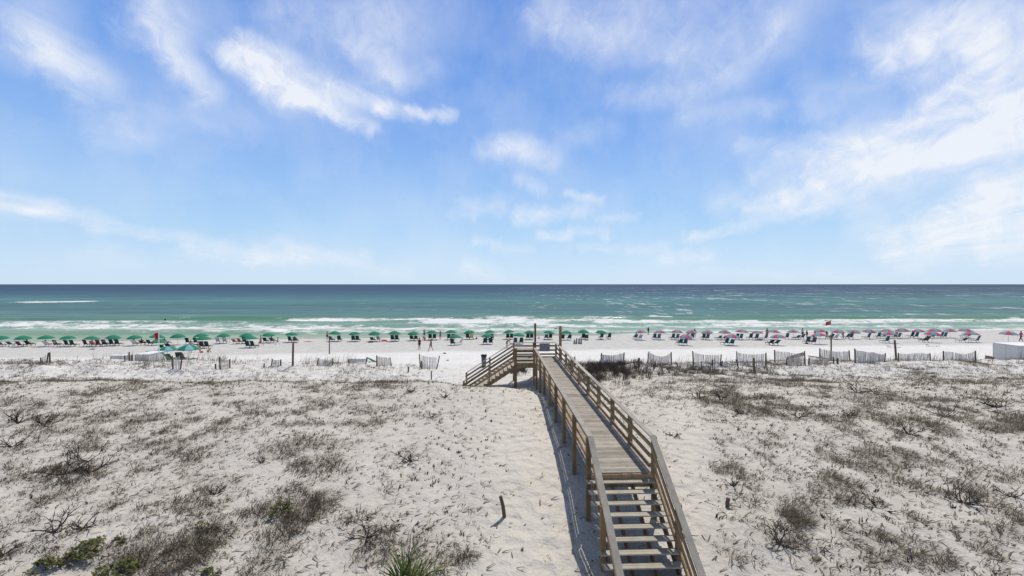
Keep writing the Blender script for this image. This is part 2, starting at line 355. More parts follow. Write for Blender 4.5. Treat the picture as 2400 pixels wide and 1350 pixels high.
# ------------------------------------------------------------------ ground
def sand_material():
    m = bpy.data.materials.new('sand'); m.use_nodes = True; nt = m.node_tree; L = nt.links.new; b = nt.nodes['Principled BSDF']
    b.inputs['Roughness'].default_value = .95; b.inputs['Specular IOR Level'].default_value = .15
    g = nn(nt, 'ShaderNodeNewGeometry')
    def noise(scale, det=4, ro=.55):
        n = nn(nt, 'ShaderNodeTexNoise'); L(g.outputs['Position'], n.inputs['Vector']); n.inputs['Scale'].default_value = scale; n.inputs['Detail'].default_value = det; n.inputs['Roughness'].default_value = ro; return n.outputs['Fac']
    def attr(n): return nn(nt, 'ShaderNodeAttribute', attribute_name=n).outputs['Fac']
    def mix(f, a, c):
        n = nn(nt, 'ShaderNodeMix', data_type='RGBA')
        L(f, n.inputs['Factor']) if not isinstance(f, float) else setattr(n.inputs['Factor'], 'default_value', f)
        for k, v in (('A', a), ('B', c)):
            if isinstance(v, tuple): n.inputs[k].default_value = (*v, 1)
            else: L(v, n.inputs[k])
        return n.outputs['Result']
    def rng_(v, a, c, d=0., e=1.):
        n = nn(nt, 'ShaderNodeMapRange'); L(v, n.inputs['Value']); n.inputs['From Min'].default_value = a; n.inputs['From Max'].default_value = c; n.inputs['To Min'].default_value = d; n.inputs['To Max'].default_value = e; return n.outputs[0]
    c = mix(rng_(noise(.5), .3, .7), (.575, .543, .495), (.51, .478, .43))
    c = mix(rng_(noise(4, 6, .65), .42, .72, 0, .45), c, (.40, .375, .335))
    c = mix(attr('path'), c, (.585, .55, .495))
    c = mix(rng_(noise(19, 5, .7), .58, .70, 0, .6), c, (.24, .22, .19))
    c = mix(attr('beach'), c, mix(rng_(noise(.35), .3, .7), (.71, .70, .685), (.64, .63, .612)))
    c = mix(rng_(noise(1.6, 6, .72), .50, .68, 0, .35), c, (.47, .455, .43))
    pk = nn(nt, 'ShaderNodeMath', operation='MULTIPLY'); L(attr('packed'), pk.inputs[0]); L(rng_(noise(.9, 6, .7), .35, .62, .45, 1), pk.inputs[1])
    c = mix(pk.outputs[0], c, (.455, .445, .425))
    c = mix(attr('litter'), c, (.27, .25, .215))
    c = mix(attr('wet'), c, (.30, .275, .235))
    L(c, b.inputs['Base Color'])
    b1 = nn(nt, 'ShaderNodeBump'); b1.inputs['Distance'].default_value = .17; b1.inputs['Strength'].default_value = .8
    n1 = noise(2.2, 3, .5); v = nn(nt, 'ShaderNodeTexVoronoi', feature='SMOOTH_F1'); L(g.outputs['Position'], v.inputs['Vector']); v.inputs['Scale'].default_value = 2.6
    ft = nn(nt, 'ShaderNodeMath', operation='MULTIPLY_ADD'); L(attr('path'), ft.inputs[0]); ft.inputs[1].default_value = .75; ft.inputs[2].default_value = .35
    ad = nn(nt, 'ShaderNodeMath', operation='MULTIPLY_ADD'); L(v.outputs['Distance'], ad.inputs[0]); L(ft.outputs[0], ad.inputs[1]); L(n1, ad.inputs[2])
    L(ad.outputs[0], b1.inputs['Height'])
    b2 = nn(nt, 'ShaderNodeBump'); b2.inputs['Distance'].default_value = .045; b2.inputs['Strength'].default_value = .8
    L(noise(11, 5, .65), b2.inputs['Height']); L(b1.outputs['Normal'], b2.inputs['Normal']); L(b2.outputs['Normal'], b.inputs['Normal'])
    return m
# patches of thicker growth: (photo pixel x, y, half width, half height, amount)
PATCH = [(600,955,320,48,.85),(150,1105,130,26,.8),(330,1290,260,85,1.6),(690,1190,115,60,1.6),(740,1080,85,38,1.3),(440,1190,120,60,.9),(210,1150,220,60,.4),
 (860,1250,70,34,.9),(1090,1300,90,30,.7),(80,1330,130,50,1.4),(100,960,160,60,.6),(560,1260,240,90,.55),(850,1310,200,60,.5),(300,1060,260,80,.4),
 (1700,935,190,42,1.2),(1900,965,220,40,.8),(2330,985,170,70,1.3),(2150,960,150,50,.6),(1860,1215,60,48,1.3),(1900,1300,130,70,1.4),(1740,1090,80,30,.9),(1930,1060,140,40,.9),
 (2080,1090,140,50,.6),(2250,1160,200,90,.6),(2320,1290,170,90,1.0),(2060,1200,160,90,.6),(1720,1135,50,30,.8),(2000,1150,130,60,.7),(2380,1110,60,120,.9),(2120,1320,200,60,.8),(1620,900,90,25,1.1)]
BARE = [(1240,1140,120,260,1.),(1610,1180,75,260,.9),(1130,1010,90,70,.6),(1560,1000,60,60,.7),(1660,1080,60,80,.5)]
def to_px(X, Y, Z): return 1200 + F * X / Y, HOR + F * (CAMZ - Z) / Y
def growth(X, Y, Z):
    px, py = to_px(X, Y, Z)
    d = .30 + .30 * sstep(.36, .62, fbm(X / 4 + 7, Y / 4, 71, 4))
    d = d * (1 - .55 * sstep(900, 1150, px) * (1 - sstep(1500, 1600, px)))
    for (cx, cy, rx, ry, a) in PATCH:
        d = d + a * .37 * np.exp(-(((px - cx) / rx) ** 2 + ((py - cy) / ry) ** 2) * 1.2)
    d = d * (.40 + 1.2 * sstep(.3, .62, fbm(X / .8, Y / .8, 77, 3)))
    for (cx, cy, rx, ry, a) in BARE:
        d = d * (1 - a * np.exp(-((((px - cx) / rx) ** 2 + ((py - cy) / ry) ** 2) ** 2)))
    d = d * np.where((Y > 32.5) & (X < -9), .45, 1)
    d = d * np.where((Y > 33) & (X > -9) & (X < 4.2), .12, 1) * (1 - sstep(42.5, 46, Y))
    d = d * (1 - np.exp(-((X - (3.75 - .0375 * Y)) / 1.25) ** 4) * .9)
    return d
def build_ground():
    XS = lines((-34, 34), .22, (-300, 300), 1.06); YS = np.concatenate([np.arange(-40, 6, 2.0), np.arange(6, 50, .2), np.arange(50, 130, .5), np.arange(130, 171, 5)])
    gx, gy = np.meshgrid(XS, YS, indexing='ij'); z = ground(gx, gy)
    me = grid_mesh('ground', XS, YS, z, sand_material())
    s = gy - shear(gx)
    A = {'beach': np.maximum(sstep(44, 49, gy), .75 * sstep(31.5, 36, gy + 3 * (fbm(gx / 5, gy / 5, 171, 3) - .45)) * (np.abs(gx - 6.5) > 4.2)), 'packed': sstep(60, 66, s + 6 * (fbm(gx / 9, gy / 9, 5) - .5)) * (1 - sstep(97, 99, s)),
         'wet': sstep(96.3, 99.5, s + 1.5 * (fbm(gx / 6, gy / 6, 15) - .5)),
         'path': np.maximum(np.exp(-((to_px(gx, np.maximum(gy, 5), z)[0] - 1235) / 105) ** 4), .8 * np.exp(-((to_px(gx, np.maximum(gy, 5), z)[0] - 1600) / 50) ** 4) * (gx > 3)) * (1 - sstep(27, 31, gy)) * (gy > 6) * (.55 + .6 * fbm(gx / 1.5, gy / 1.5, 211, 3)),
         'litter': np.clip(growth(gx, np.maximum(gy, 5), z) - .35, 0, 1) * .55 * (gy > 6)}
    for k, v in A.items():
        a = me.attributes.new(k, 'FLOAT', 'POINT'); a.data.foreach_set('value', np.ascontiguousarray(v, dtype=np.float32).ravel())
    tag(link('ground', me), kind='structure')
build_ground()

# ------------------------------------------------------------------ sea
FOAM = [(-300,766,150,764,7,1.0),(100,760,430,757,4,.75),(180,769,720,774,8,.85),(420,772,640,776,6,.7),(500,761,740,763,4,.6),(560,768,1020,773,6,.8),(640,778,1000,780,4,.55),
 (702,751,1060,752,4.5,1.1),(1000,755,1420,754,7,1.1),(1040,764,1420,766,5,.75),(1160,745,1420,745,3.2,.8),(860,774,1430,777,5,.75),(880,785,1010,788,2,.5),(1000,781,1420,783,3,.4),
 (1450,744,1570,744,3.4,1.0),(1400,755,1990,758,3.6,.95),(1400,766,1720,769,4,.7),(1680,764,2020,766,5,.72),(1940,755,2700,753,5,.9),(1980,766,2700,765,5,.62),(2000,774,2700,775,4,.6),
 (1690,777,2020,780,3.5,.7),(1980,783,2700,782,5,.65),(1400,777,1780,779,4,.7),(540,747,600,747,1.6,.6),(575,747,610,746,1.6,.6),(430,750,460,748,1.4,.4),(36,708,98,706.5,1.5,1.3),(90,708,140,707,1.5,1.3),(140,707.5,216,706,1.2,1.3)]
def foam_at(px, py):
    f = np.zeros_like(px)
    for (x0, y0, x1, y1, hh, a) in FOAM:
        t = np.clip((px - x0) / (x1 - x0), 0, 1); yc = y0 + (y1 - y0) * t + (2.6 * (vnoise(px / 70, px * 0, int(y0)) - .5) + 1.6 * (vnoise(px / 17, px * 0, int(y0) + 3) - .5)) * min(1, hh / 4); hh = hh * (.55 + .9 * vnoise(px / 45, px * 0 + 3, int(y0) + 9))
        end = np.maximum(np.maximum(x0 - px, px - x1), 0); sc = 40 if x1 - x0 > 250 else 8
        f = np.maximum(f, a * (.7 + .5 * vnoise(px / 30, py / 4, 8)) * np.exp(-((py - yc) / hh) ** 2) * np.exp(-(end / sc) ** 2))
    return f
def sea_material():
    m = bpy.data.materials.new('sea_water'); m.use_nodes = True; nt = m.node_tree; L = nt.links.new; b = nt.nodes['Principled BSDF']
    g = nn(nt, 'ShaderNodeNewGeometry'); sp = nn(nt, 'ShaderNodeSeparateXYZ'); L(g.outputs['Position'], sp.inputs[0])
    def M(op, a, c=None, d=None, clamp=False):
        n = nn(nt, 'ShaderNodeMath', operation=op); n.use_clamp = clamp
        for i, v in enumerate((a, c, d)):
            if v is None: continue
            if isinstance(v, (int, float)): n.inputs[i].default_value = v
            else: L(v, n.inputs[i])
        return n.outputs[0]
    def noise(sc, scale=1., det=4, ro=.55, dist=0.):
        mp = nn(nt, 'ShaderNodeMapping'); mp.inputs['Scale'].default_value = sc; L(g.outputs['Position'], mp.inputs[0])
        n = nn(nt, 'ShaderNodeTexNoise'); L(mp.outputs[0], n.inputs['Vector']); n.inputs['Scale'].default_value = scale; n.inputs['Detail'].default_value = det; n.inputs['Roughness'].default_value = ro; n.inputs['Distortion'].default_value = dist
        return n.outputs['Fac']
    def attr(n): return nn(nt, 'ShaderNodeAttribute', attribute_name=n).outputs['Fac']
    def mr(v, a, c, d=0., e=1.):
        n = nn(nt, 'ShaderNodeMapRange', interpolation_type='SMOOTHSTEP'); L(v, n.inputs['Value']); n.inputs['From Min'].default_value = a; n.inputs['From Max'].default_value = c; n.inputs['To Min'].default_value = d; n.inputs['To Max'].default_value = e; return n.outputs[0]
    ly = M('LOGARITHM', M('MAXIMUM', sp.outputs[1], 60), math.e)
    t = M('DIVIDE', M('SUBTRACT', ly, math.log(80)), math.log(4000 / 80))
    t = M('ADD', t, M('MULTIPLY', M('SUBTRACT', noise((.008, .05, 1), 1, 5, .6), .5), .10))
    rp = nn(nt, 'ShaderNodeValToRGB'); L(t, rp.inputs[0]); cr = rp.color_ramp
    def pos(py): return (math.log(CAMZ * F / (py - HOR)) - math.log(80)) / math.log(50)
    ST = [(pos(672), (.040, .076, .130)), (pos(680), (.043, .086, .145)), (pos(689), (.056, .118, .162)), (pos(697), (.068, .155, .182)), (pos(704), (.085, .20, .208)),
          (pos(716), (.075, .155, .173)), (pos(730), (.088, .182, .192)), (pos(742), (.105, .205, .19)), (pos(750), (.12, .225, .17)), (pos(762), (.215, .335, .295)), (pos(776), (.24, .345, .285)), (pos(786), (.28, .37, .29))]
    ST = sorted(ST)
    while len(cr.elements) < len(ST): cr.elements.new(.5)
    for e, (p, c) in zip(cr.elements, ST): e.position = max(0, min(1, p)); e.color = (*c, 1)
    sw = M('MULTIPLY', mr(noise((.012, .16, 1), 1, 4, .5), .3, .7, .84, 1.14), mr(noise((.06, .5, 1), 1, 4, .6), .3, .7, .90, 1.09))
    vs = nn(nt, 'ShaderNodeVectorMath', operation='SCALE'); L(rp.outputs[0], vs.inputs[0]); L(sw, vs.inputs['Scale'])
    mg = nn(nt, 'ShaderNodeMix', data_type='RGBA'); L(attr('face'), mg.inputs['Factor']); L(vs.outputs[0], mg.inputs['A']); mg.inputs['B'].default_value = (.075, .205, .125, 1)
    # foam: torn lace following the breaker lines
    fn = M('ADD', M('MULTIPLY', noise((.22, .30, 1), 1, 7, .68, .8), .75), M('MULTIPLY', noise((1.1, 1.1, 1), 1, 4, .6), .25))
    fo = mr(M('ADD', attr('foam'), M('MULTIPLY', M('SUBTRACT', fn, .5), 3.3)), .34, .92)
    fo = M('MULTIPLY', fo, mr(attr('foam'), .02, .14))
    cp = M('MULTIPLY', mr(M('ADD', M('MULTIPLY', noise((.15, .05, 1), 1, 5, .66), .6), M('MULTIPLY', noise((.02, .012, 1), 1, 3, .5), .4)), .53, .655), M('MULTIPLY', attr('caps'), .6))
    fo = M('MAXIMUM', fo, cp)
    mf = nn(nt, 'ShaderNodeMix', data_type='RGBA'); L(fo, mf.inputs['Factor']); L(mg.outputs['Result'], mf.inputs['A']); mf.inputs['B'].default_value = (.70, .71, .705, 1)
    nt.nodes.remove(b); df = nn(nt, 'ShaderNodeBsdfDiffuse'); gl = nn(nt, 'ShaderNodeBsdfGlossy'); ms = nn(nt, 'ShaderNodeMixShader')
    L(mf.outputs['Result'], df.inputs['Color']); gl.inputs['Roughness'].default_value = .22
    L(M('MULTIPLY_ADD', fo, -.085, .085), ms.inputs[0]); L(df.outputs[0], ms.inputs[1]); L(gl.outputs[0], ms.inputs[2]); L(ms.outputs[0], nt.nodes['Material Output'].inputs['Surface'])
    bp = nn(nt, 'ShaderNodeBump'); bp.inputs['Strength'].default_value = .9; bp.inputs['Distance'].default_value = .55
    hh = M('ADD', M('MULTIPLY', noise((.10, .35, 1), 1, 4, .55), 1.0), M('MULTIPLY', noise((.5, .9, 1), 1, 3, .55), .28))
    L(M('ADD', hh, M('MULTIPLY', fo, .25)), bp.inputs['Height']); L(bp.outputs['Normal'], gl.inputs['Normal']); L(bp.outputs['Normal'], df.inputs['Normal'])
    return m
def build_sea():
    XS = lines((-190, 190), 1.1, (-42000, 42000), 1.1); YS = np.concatenate([np.arange(80, 190, .55), 190 * 1.035 ** np.arange(0, 160)]); YS = YS[YS < 45000]
    gx, gy = np.meshgrid(XS, YS, indexing='ij')
    px, py = to_px(gx, gy, 0 * gx); fm = foam_at(px, py); s = gy - shear(gx)
    wash = np.exp(-((s - 101.2 - 3 * (fbm(gx / 14, gy * 0, 21) - .5)) / .9) ** 2) * .9 * sstep(.35, .55, fbm(gx / 18 + 3, gy / 30, 23))
    wash = wash * sstep(-30, 20, gx) + .35 * wash
    fm = np.maximum(fm, wash)
    near = 1 - sstep(175, 200, gy)
    z = np.zeros_like(gx)
    for (sc, w, A, seed) in ((150, 3.0, .8, 1), (137, 2.6, .55, 2), (126, 2.4, .45, 3), (115, 2.2, .32, 4), (107, 1.8, .2, 5)):
        c = sc + 7 * (fbm(gx / 45, gx * 0 + seed, 90 + seed, 3) - .5); amp = A * (.35 + 1.1 * vnoise(gx / 30, gx * 0, 40 + seed))
        d = gy - .03 * gx - c; z = z + amp * np.where(d < 0, np.exp(-(d / w) ** 2), np.exp(-(d / (2.2 * w)) ** 2))
    z = z + .22 * np.sin(gy / 3.3 + 2.5 * fbm(gx / 40, gy / 40, 61)) * sstep(150, 175, gy) * (1 - sstep(500, 900, gy))
    z = z * sstep(99, 104, s) + fm * .12 * near
    face = np.exp(-((py - 748.5) / 4.5) ** 2) * sstep(300, 420, px) * (1 - sstep(690, 705, px)) * .95 + np.exp(-((py - 746) / 3) ** 2) * sstep(1040, 1100, px) * .5
    face = face + .5 * np.exp(-((py - 783) / 4) ** 2) * (1 - sstep(650, 800, px))
    caps = sstep(1020, 1560, px) * sstep(668, 676, py) * (1 - sstep(742, 752, py)) + .12 * sstep(690, 700, py) * (1 - sstep(742, 752, py))
    me = grid_mesh('sea', XS, YS, z, sea_material())
    for k, v in (('foam', fm), ('face', np.clip(face, 0, 1)), ('caps', np.clip(caps, 0, 1))):
        a = me.attributes.new(k, 'FLOAT', 'POINT'); a.data.foreach_set('value', np.ascontiguousarray(v, dtype=np.float32).ravel())
    tag(link('sea', me), kind='structure')
build_sea()

# ------------------------------------------------------------------ plants that nobody could count
def blade_mesh(name, base, tip, mid, width, mats, tint):
    n = len(base); d = tip - base; side = np.stack([-d[:, 1], d[:, 0], 0 * d[:, 0]], -1) + rng.normal(0, .35, (n, 3)) * np.linalg.norm(d, axis=1, keepdims=True)
    side /= np.linalg.norm(side, axis=1, keepdims=True) + 1e-9; side *= width[:, None] / 2
    v = np.stack([base - side, base + side, mid - side * .8, mid + side * .8, tip], 1).reshape(-1, 3)
    o = (np.arange(n) * 5)[:, None]
    f = np.concatenate([o + [0, 1, 3], o + [0, 3, 2], o + [2, 3, 4]], 1).reshape(-1, 3)
    me = bpy.data.meshes.new(name); me.vertices.add(len(v)); me.vertices.foreach_set('co', v.ravel())
    me.loops.add(f.size); me.loops.foreach_set('vertex_index', f.ravel().astype(np.int32))
    me.polygons.add(len(f)); me.polygons.foreach_set('loop_start', np.arange(0, f.size, 3, dtype=np.int32)); me.polygons.foreach_set('loop_total', np.full(len(f), 3, dtype=np.int32))
    me.update(calc_edges=True); me.materials.append(mats)
    a = me.attributes.new('tint', 'FLOAT', 'POINT'); a.data.foreach_set('value', np.repeat(tint, 5).astype(np.float32))
    return me
def tufts(name, C, nb, hgt, spread, width, mats, wind=(.35, -.12), lay=.5, tilt=.55):
    """C: (n,3) clump centres; nb blades each; a clump's blades lean outwards and with the wind"""
    n = len(C); k = np.repeat(np.arange(n), nb); N = len(k)
    h = np.repeat(hgt * rng.uniform(.5, 1.5, n), nb) * rng.uniform(.45, 1.15, N)
    a = rng.uniform(0, 2 * np.pi, N); r = np.sqrt(rng.uniform(0, 1, N)) * spread * np.repeat(rng.uniform(.6, 1.4, n), nb)
    base = C[k] + np.stack([r * np.cos(a), r * np.sin(a), 0 * a - .02], -1)
    ln = np.stack([np.cos(a) * tilt * rng.uniform(0, 1, N) + wind[0] * rng.normal(1, .6, N), np.sin(a) * tilt * rng.uniform(0, 1, N) + wind[1], rng.uniform(1 - lay, 1.1, N)], -1)
    ln /= np.linalg.norm(ln, axis=1, keepdims=True)
    mid = base + ln * h[:, None] * .55
    tip = base + ln * h[:, None] + np.stack([wind[0] * h * .4, wind[1] * h * .4, -.25 * h * rng.uniform(0, 1.2, N)], -1)
    return blade_mesh(name, base, tip, mid, width * rng.uniform(.6, 1.4, N), mats, np.clip(np.repeat(rng.uniform(0, .7, n), nb) + rng.uniform(0, .4, N), 0, 1))
def sample(n, dens, ymin=9.5, ymax=46, fac=1.4):
    out = []; tot = 0
    while tot < n:
        Y = np.sqrt(rng.uniform(ymin ** 2, ymax ** 2, 40000)); X = rng.uniform(-fac, fac, 40000) * Y; Z = ground(X, Y)
        keep = rng.uniform(0, 1, 40000) < dens(X, Y, Z); p = np.stack([X, Y, Z], -1)[keep]; out.append(p); tot += len(p)
        if len(out) > 60: break
    return np.concatenate(out)[:n]
tag(link('dune_grass', tufts('dune_grass', sample(17000, lambda X, Y, Z: np.clip(growth(X, Y, Z) * .85, 0, 1)), 9, .17, .10, .019, GRASS, lay=.75, tilt=.9)),
    'low dry grey brown grass tufts scattered over the dune sand', 'grass', kind='stuff')
tag(link('thick_grass', tufts('thick_grass', sample(2250, lambda X, Y, Z: np.clip((growth(X, Y, Z) - .58) * 1.1, 0, 1)), 14, .30, .16, .019, GRASS, lay=.6, tilt=.8)),
    'thicker matted dry grass filling the denser patches of dune', 'grass', kind='stuff')
def litter_mesh():
    P = sample(23500, lambda X, Y, Z: np.clip(growth(X, Y, Z) * .75 + .05, 0, 1), ymax=40); n = len(P)
    a = rng.normal(.35, .7, n); l = rng.uniform(.08, .34, n); d = np.stack([np.cos(a), np.sin(a), rng.uniform(-.05, .25, n)], -1) * l[:, None]
    base = P + [0, 0, .012]; tip = base + d; mid = base + d * .5 + np.stack([0 * l, 0 * l, .12 * l], -1)
    return blade_mesh('twig_litter', base, tip, mid, rng.uniform(.02, .05, n), GRASS, rng.uniform(.2, 1, n))
tag(link('twig_litter', litter_mesh()), 'fallen twigs and dead leaves strewn on the sand', 'twigs', kind='stuff')
def sprout_dens(X, Y, Z):
    px, py = to_px(X, Y, Z)
    d = .5 * np.exp(-(((px - 1060) / 110) ** 2 + ((py - 1120) / 200) ** 2)) + .16 * np.exp(-(((px - 850) / 260) ** 2 + ((py - 1150) / 140) ** 2)) + .10 * sstep(1620, 1750, px) + .05 * (px < 900)
    d = d + .5 * np.exp(-(((px - 1060) / 50) ** 2 + ((py - 1310) / 22) ** 2))
    return np.clip(d * .8, 0, 1) * (1 - sstep(30, 36, Y)) * (1 - np.exp(-((px - 1260) / 90) ** 2))
tag(link('leaf_sprouts', tufts('leaf_sprouts', sample(900, sprout_dens, ymax=34), 7, .13, .05, .035, SPROUT, wind=(.1, 0), lay=.2, tilt=.5)),
    'small dark upright leafy sprouts dotting the bare sand', 'plants', kind='stuff')
def oats_dens(X, Y, Z):
    return (.9 * (X < -9) * np.exp(-((Y - 40.5) / 2.2) ** 2) + .5 * (X > 9) * np.exp(-((Y - 41) / 1.8) ** 2) + .45 * (X < -6.5) * (X > -16) * np.exp(-((Y - 42) / 2) ** 2)) * sstep(.35, .6, fbm(X / 4, Y / 4, 131, 3))
tag(link('sea_oats', tufts('sea_oats', sample(600, oats_dens, 34, 46), 5, .85, .14, .016, OATS, wind=(.16, 0), lay=.12, tilt=.22)),
    'tall thin pale sea oat stems along the outer dune crest', 'grass', kind='stuff')
def crest_dens(X, Y, Z):
    px, py = to_px(X, Y, Z)
    c = np.exp(-((Y - 39.8 + 6 * (fbm(X / 4, X * 0, 157, 3) - .45)) / 1.4) ** 2) * ((X < -8) | (X > 9)) * .14
    c = c + np.exp(-((Y - 28.3 + 7 * (fbm(X / 5, X * 0, 151, 3) - .45)) / 1.5) ** 2) * (X < -4) * .2 + np.exp(-((Y - 29.6 + 5 * (fbm(X / 5, X * 0, 153, 3) - .45)) / 1.1) ** 2) * (X > 13) * .3 + .10 * (Y > 33) * (Y < 40) * ((X < -8) | (X > 12))
    return np.clip(c, 0, 1) * sstep(.38, .55, fbm(X / 2.2, Y / 2.2, 137, 3))
tag(link('crest_grass', tufts('crest_grass', sample(2800, crest_dens, 26, 44), 11, .26, .16, .018, GRASS, wind=(.2, 0), lay=.4, tilt=.6)),
    'scrubby brown grass on the dune crests and the slope behind them', 'grass', kind='stuff')
def brush_dens(X, Y, Z):
    px, py = to_px(X, Y, Z)
    d = np.exp(-(((px - 1390) / 75) ** 2 + ((py - 872) / 22) ** 2)) + .9 * np.exp(-(((px - 1470) / 60) ** 2 + ((py - 866) / 11) ** 2)) + .22 * np.exp(-(((px - 1620) / 190) ** 2 + ((py - 872) / 9) ** 2)) + .8 * np.exp(-(((px - 1225) / 45) ** 2 + ((py - 872) / 7) ** 2))
    d = d * (.25 + .9 * sstep(.4, .58, fbm(X / 1.1, Y / 1.1, 141, 3)))
    return np.clip(d, 0, 1) * (px > 1180) * (Y > 30) * (np.abs(X - (3.75 - .0375 * Y)) > 1.1)
tag(link('dune_brush', tufts('dune_brush', sample(1000, brush_dens, 30, 44), 16, .52, .2, .022, BRUSH, wind=(.16, 0), lay=.2, tilt=.45)),
    'dark brown upright brush in the hollow beside the boardwalk', 'brush', kind='stuff')

# ------------------------------------------------------------------ plants one can point at
def branchy(mb, p, d, L, r, depth):
    pts = [p]; rad = [r]; q = Vector(p); dd = Vector(d)
    for i in range(3):
        dd = (dd + Vector((random.gauss(0, .22), random.gauss(0, .22), random.gauss(.04, .16)))).normalized(); q = q + dd * L / 3; pts.append(q.copy()); rad.append(r * (1 - .22 * (i + 1)))
    mb.tube(pts, rad, 4, tint=random.random())
    if depth > 0:
        for k in range(random.choice((2, 3, 3))):
            a = pts[random.choice((1, 2, 3))]; e = (dd + Vector((random.gauss(0, .75), random.gauss(0, .75), random.gauss(.15, .4)))).normalized()
            branchy(mb, a, e, L * random.uniform(.5, .8), r * .6, depth - 1)
SHRUBS = [  # photo base x, y, width px, lie, label
 (150,1112,90,.4,'wide dark dead shrub, left of the two tangled together on open sand'),(212,1108,85,.7,'low sprawling dead shrub touching the wide dark one'),
 (125,1250,80,.5,'dead shrub with raking branches above the green creeper'),(195,1240,70,.6,'dead shrub with long sideways limbs, beside the raking one'),
 (40,993,55,.3,'upright burnt looking shrub on the far dune edge at the frame side'),(105,995,55,.4,'upright dark shrub next to the burnt looking one on the dune'),
 (30,1048,55,.7,'flattened dead shrub trailing along the sand below the upright pair'),(8,1300,60,.4,'dead shrub cut by the frame edge near the green creeper'),
 (505,1160,42,.2,'small spiky dead shrub standing alone in open sand'),(614,1085,34,.2,'little forked dead shrub beside the grassy mound'),
 (960,1082,52,.6,'curled dead shrub lying on bare sand near the boardwalk path'),(483,1252,20,.1,'single black stick standing in the matted grass'),
 (1010,978,26,.3,'tiny dead shrub upslope of the curled one'),(1043,932,28,.3,'tiny dark shrub close to the dune crest by the stairs'),(962,920,30,.3,'dark little shrub on the crest above the tiny dead shrub'),
 (1580,1024,34,.8,'flat dead twig heap beside the boardwalk bend'),(1718,1140,46,.3,'bushy dead shrub near the leaning brown stub'),
 (2258,1180,84,.5,'spidery dead shrub with long straight limbs splayed out'),(2370,1165,62,.5,'dense dark dead shrub beyond the spidery one'),
 (2055,1190,70,.8,'low dead shrub stretched flat in patchy grass'),(2135,1020,60,.5,'dead shrub with hooked limbs in mid dune'),(2215,975,80,.5,'broad dead shrub before the far scrub band'),
 (2335,955,72,.5,'broad dead shrub at the outer end of the far scrub band'),(1990,975,46,.5,'forked dead shrub amid mid dune scrub'),(2010,920,66,.5,'dead shrub high on the dune below the scrub line'),
 (1640,935,52,.2,'upright dark shrub, taller of the pair at the brush edge'),(1690,938,44,.2,'upright dark shrub, wispier of the pair at the brush edge'),(1780,935,34,.3,'small dark shrub between the brush edge and the mid scrub'),(1735,970,36,.3,'small dead shrub downslope of the wispy one'),
 (1830,1275,100,.6,'long limbed dead shrub sprawled toward the boardwalk'),(1870,980,50,.4,'dead shrub amid the smoky grey scrub patch'),(860,1262,70,.7,'matted dead shrub above the palmetto')]
for (px, py, w, lie, lab) in SHRUBS:
    p = hit(px, py); wm = w / ppm(p.y) * (.82 if px > 1400 else .95); mb = MB(); nb = 1 if w < 25 else random.choice((5, 6, 7))
    for k in range(nb):
        a = 2 * math.pi * k / nb + random.gauss(0, .4); up = random.uniform(.25, 1.1) * (1.25 - lie)
        d = Vector((math.cos(a), math.sin(a), up)) if nb > 1 else Vector((.25, 0, 1))
        branchy(mb, Vector((0, 0, -.02)), d.normalized(), wm * random.uniform(.38, .62) if nb > 1 else .6, max(.013, .026 * wm ** .5), 2 if nb > 1 else 0)
    o = mb.build('dead_shrub', TWIG); o.location = p; tag(o, lab, 'shrub', 'dead shrubs on the dunes')
def leafy(px, py, w, hgt, label, n=320, leaf=.05, rough=None):
    p = hit(px, py); wm = w / ppm(p.y) / 2
    t = thing('green_bush', label, 'bush', p, group='green bushes on the dunes')
    a = rng.uniform(0, 2 * np.pi, n); r = np.sqrt(rng.uniform(0, 1, n)); lump = .5 + .9 * vnoise(np.cos(a) * r * 2.2 + px, np.sin(a) * r * 2.2, 5)
    C = np.stack([r * np.cos(a) * wm, r * np.sin(a) * wm * .8, hgt * np.sqrt(1 - .85 * r * r) * lump * rng.uniform(.5, 1.05, n)], -1)
    C = C[lump > .92] if n > 100 else C
    m = len(C); d = rng.normal(0, 1, (m, 3)); d[:, 2] = np.abs(d[:, 2]) * .6; d /= np.linalg.norm(d, axis=1, keepdims=True); L = leaf * rng.uniform(.7, 1.4, m)
    me = blade_mesh('foliage', C, C + d * L[:, None] * 1.3, C + d * L[:, None] * .6, L * .75, GREEN, rng.uniform(0, 1, m)); link('foliage', me, t)
    mb = MB()
    for k in range(9):
        q = C[random.randrange(m)]; mb.tube([(0, 0, -.03), (q[0] * .6, q[1] * .6, q[2] * .6), tuple(q)], [.008, .006, .004], 4)
    mb.build('stem', TWIG, t)
leafy(225,1292,110,.22,'bright green creeper patch with yellow flecks below the raking dead shrub',700,.07)
leafy(105,1338,70,.24,'bright green bush at the near corner beside the creeper',500,.07)
leafy(275,1345,90,.26,'rounded bright green bush at the bottom edge, amid grey grass',600,.07)
leafy(655,1205,70,.30,'dark green bush half buried in the matted grass mound',420,.06)
leafy(470,1240,38,.2,'small olive bush beside the single black stick',160,.06)
leafy(495,1348,42,.12,'olive green low bush at the bottom edge away from the creeper',240,.06)
def mound(px, py, w, hgt, n, label):
    p = hit(px, py); wm = w / ppm(p.y) / 2
    a = rng.uniform(0, 2 * np.pi, n); r = np.sqrt(rng.uniform(0, 1, n)); X = p.x + r * np.cos(a) * wm; Y = p.y + r * np.sin(a) * wm * .8
    C = np.stack([X, Y, ground(X, Y)], -1) - np.array(p)
    o = link('grass_mound', tufts('grass_mound', C, 12, hgt, .1, .012, GRASS, lay=.6, tilt=.8), None, p); tag(o, label, 'grass clump', 'grass mounds on the dunes')
mound(690,1195,170,.36,120,'big matted grass mound around the dark green bush')
mound(740,1085,130,.30,90,'grey grass mound upslope of the big matted one')
mound(410,1290,220,.34,150,'broad olive grey grass mound between the creeper and the lone stick')
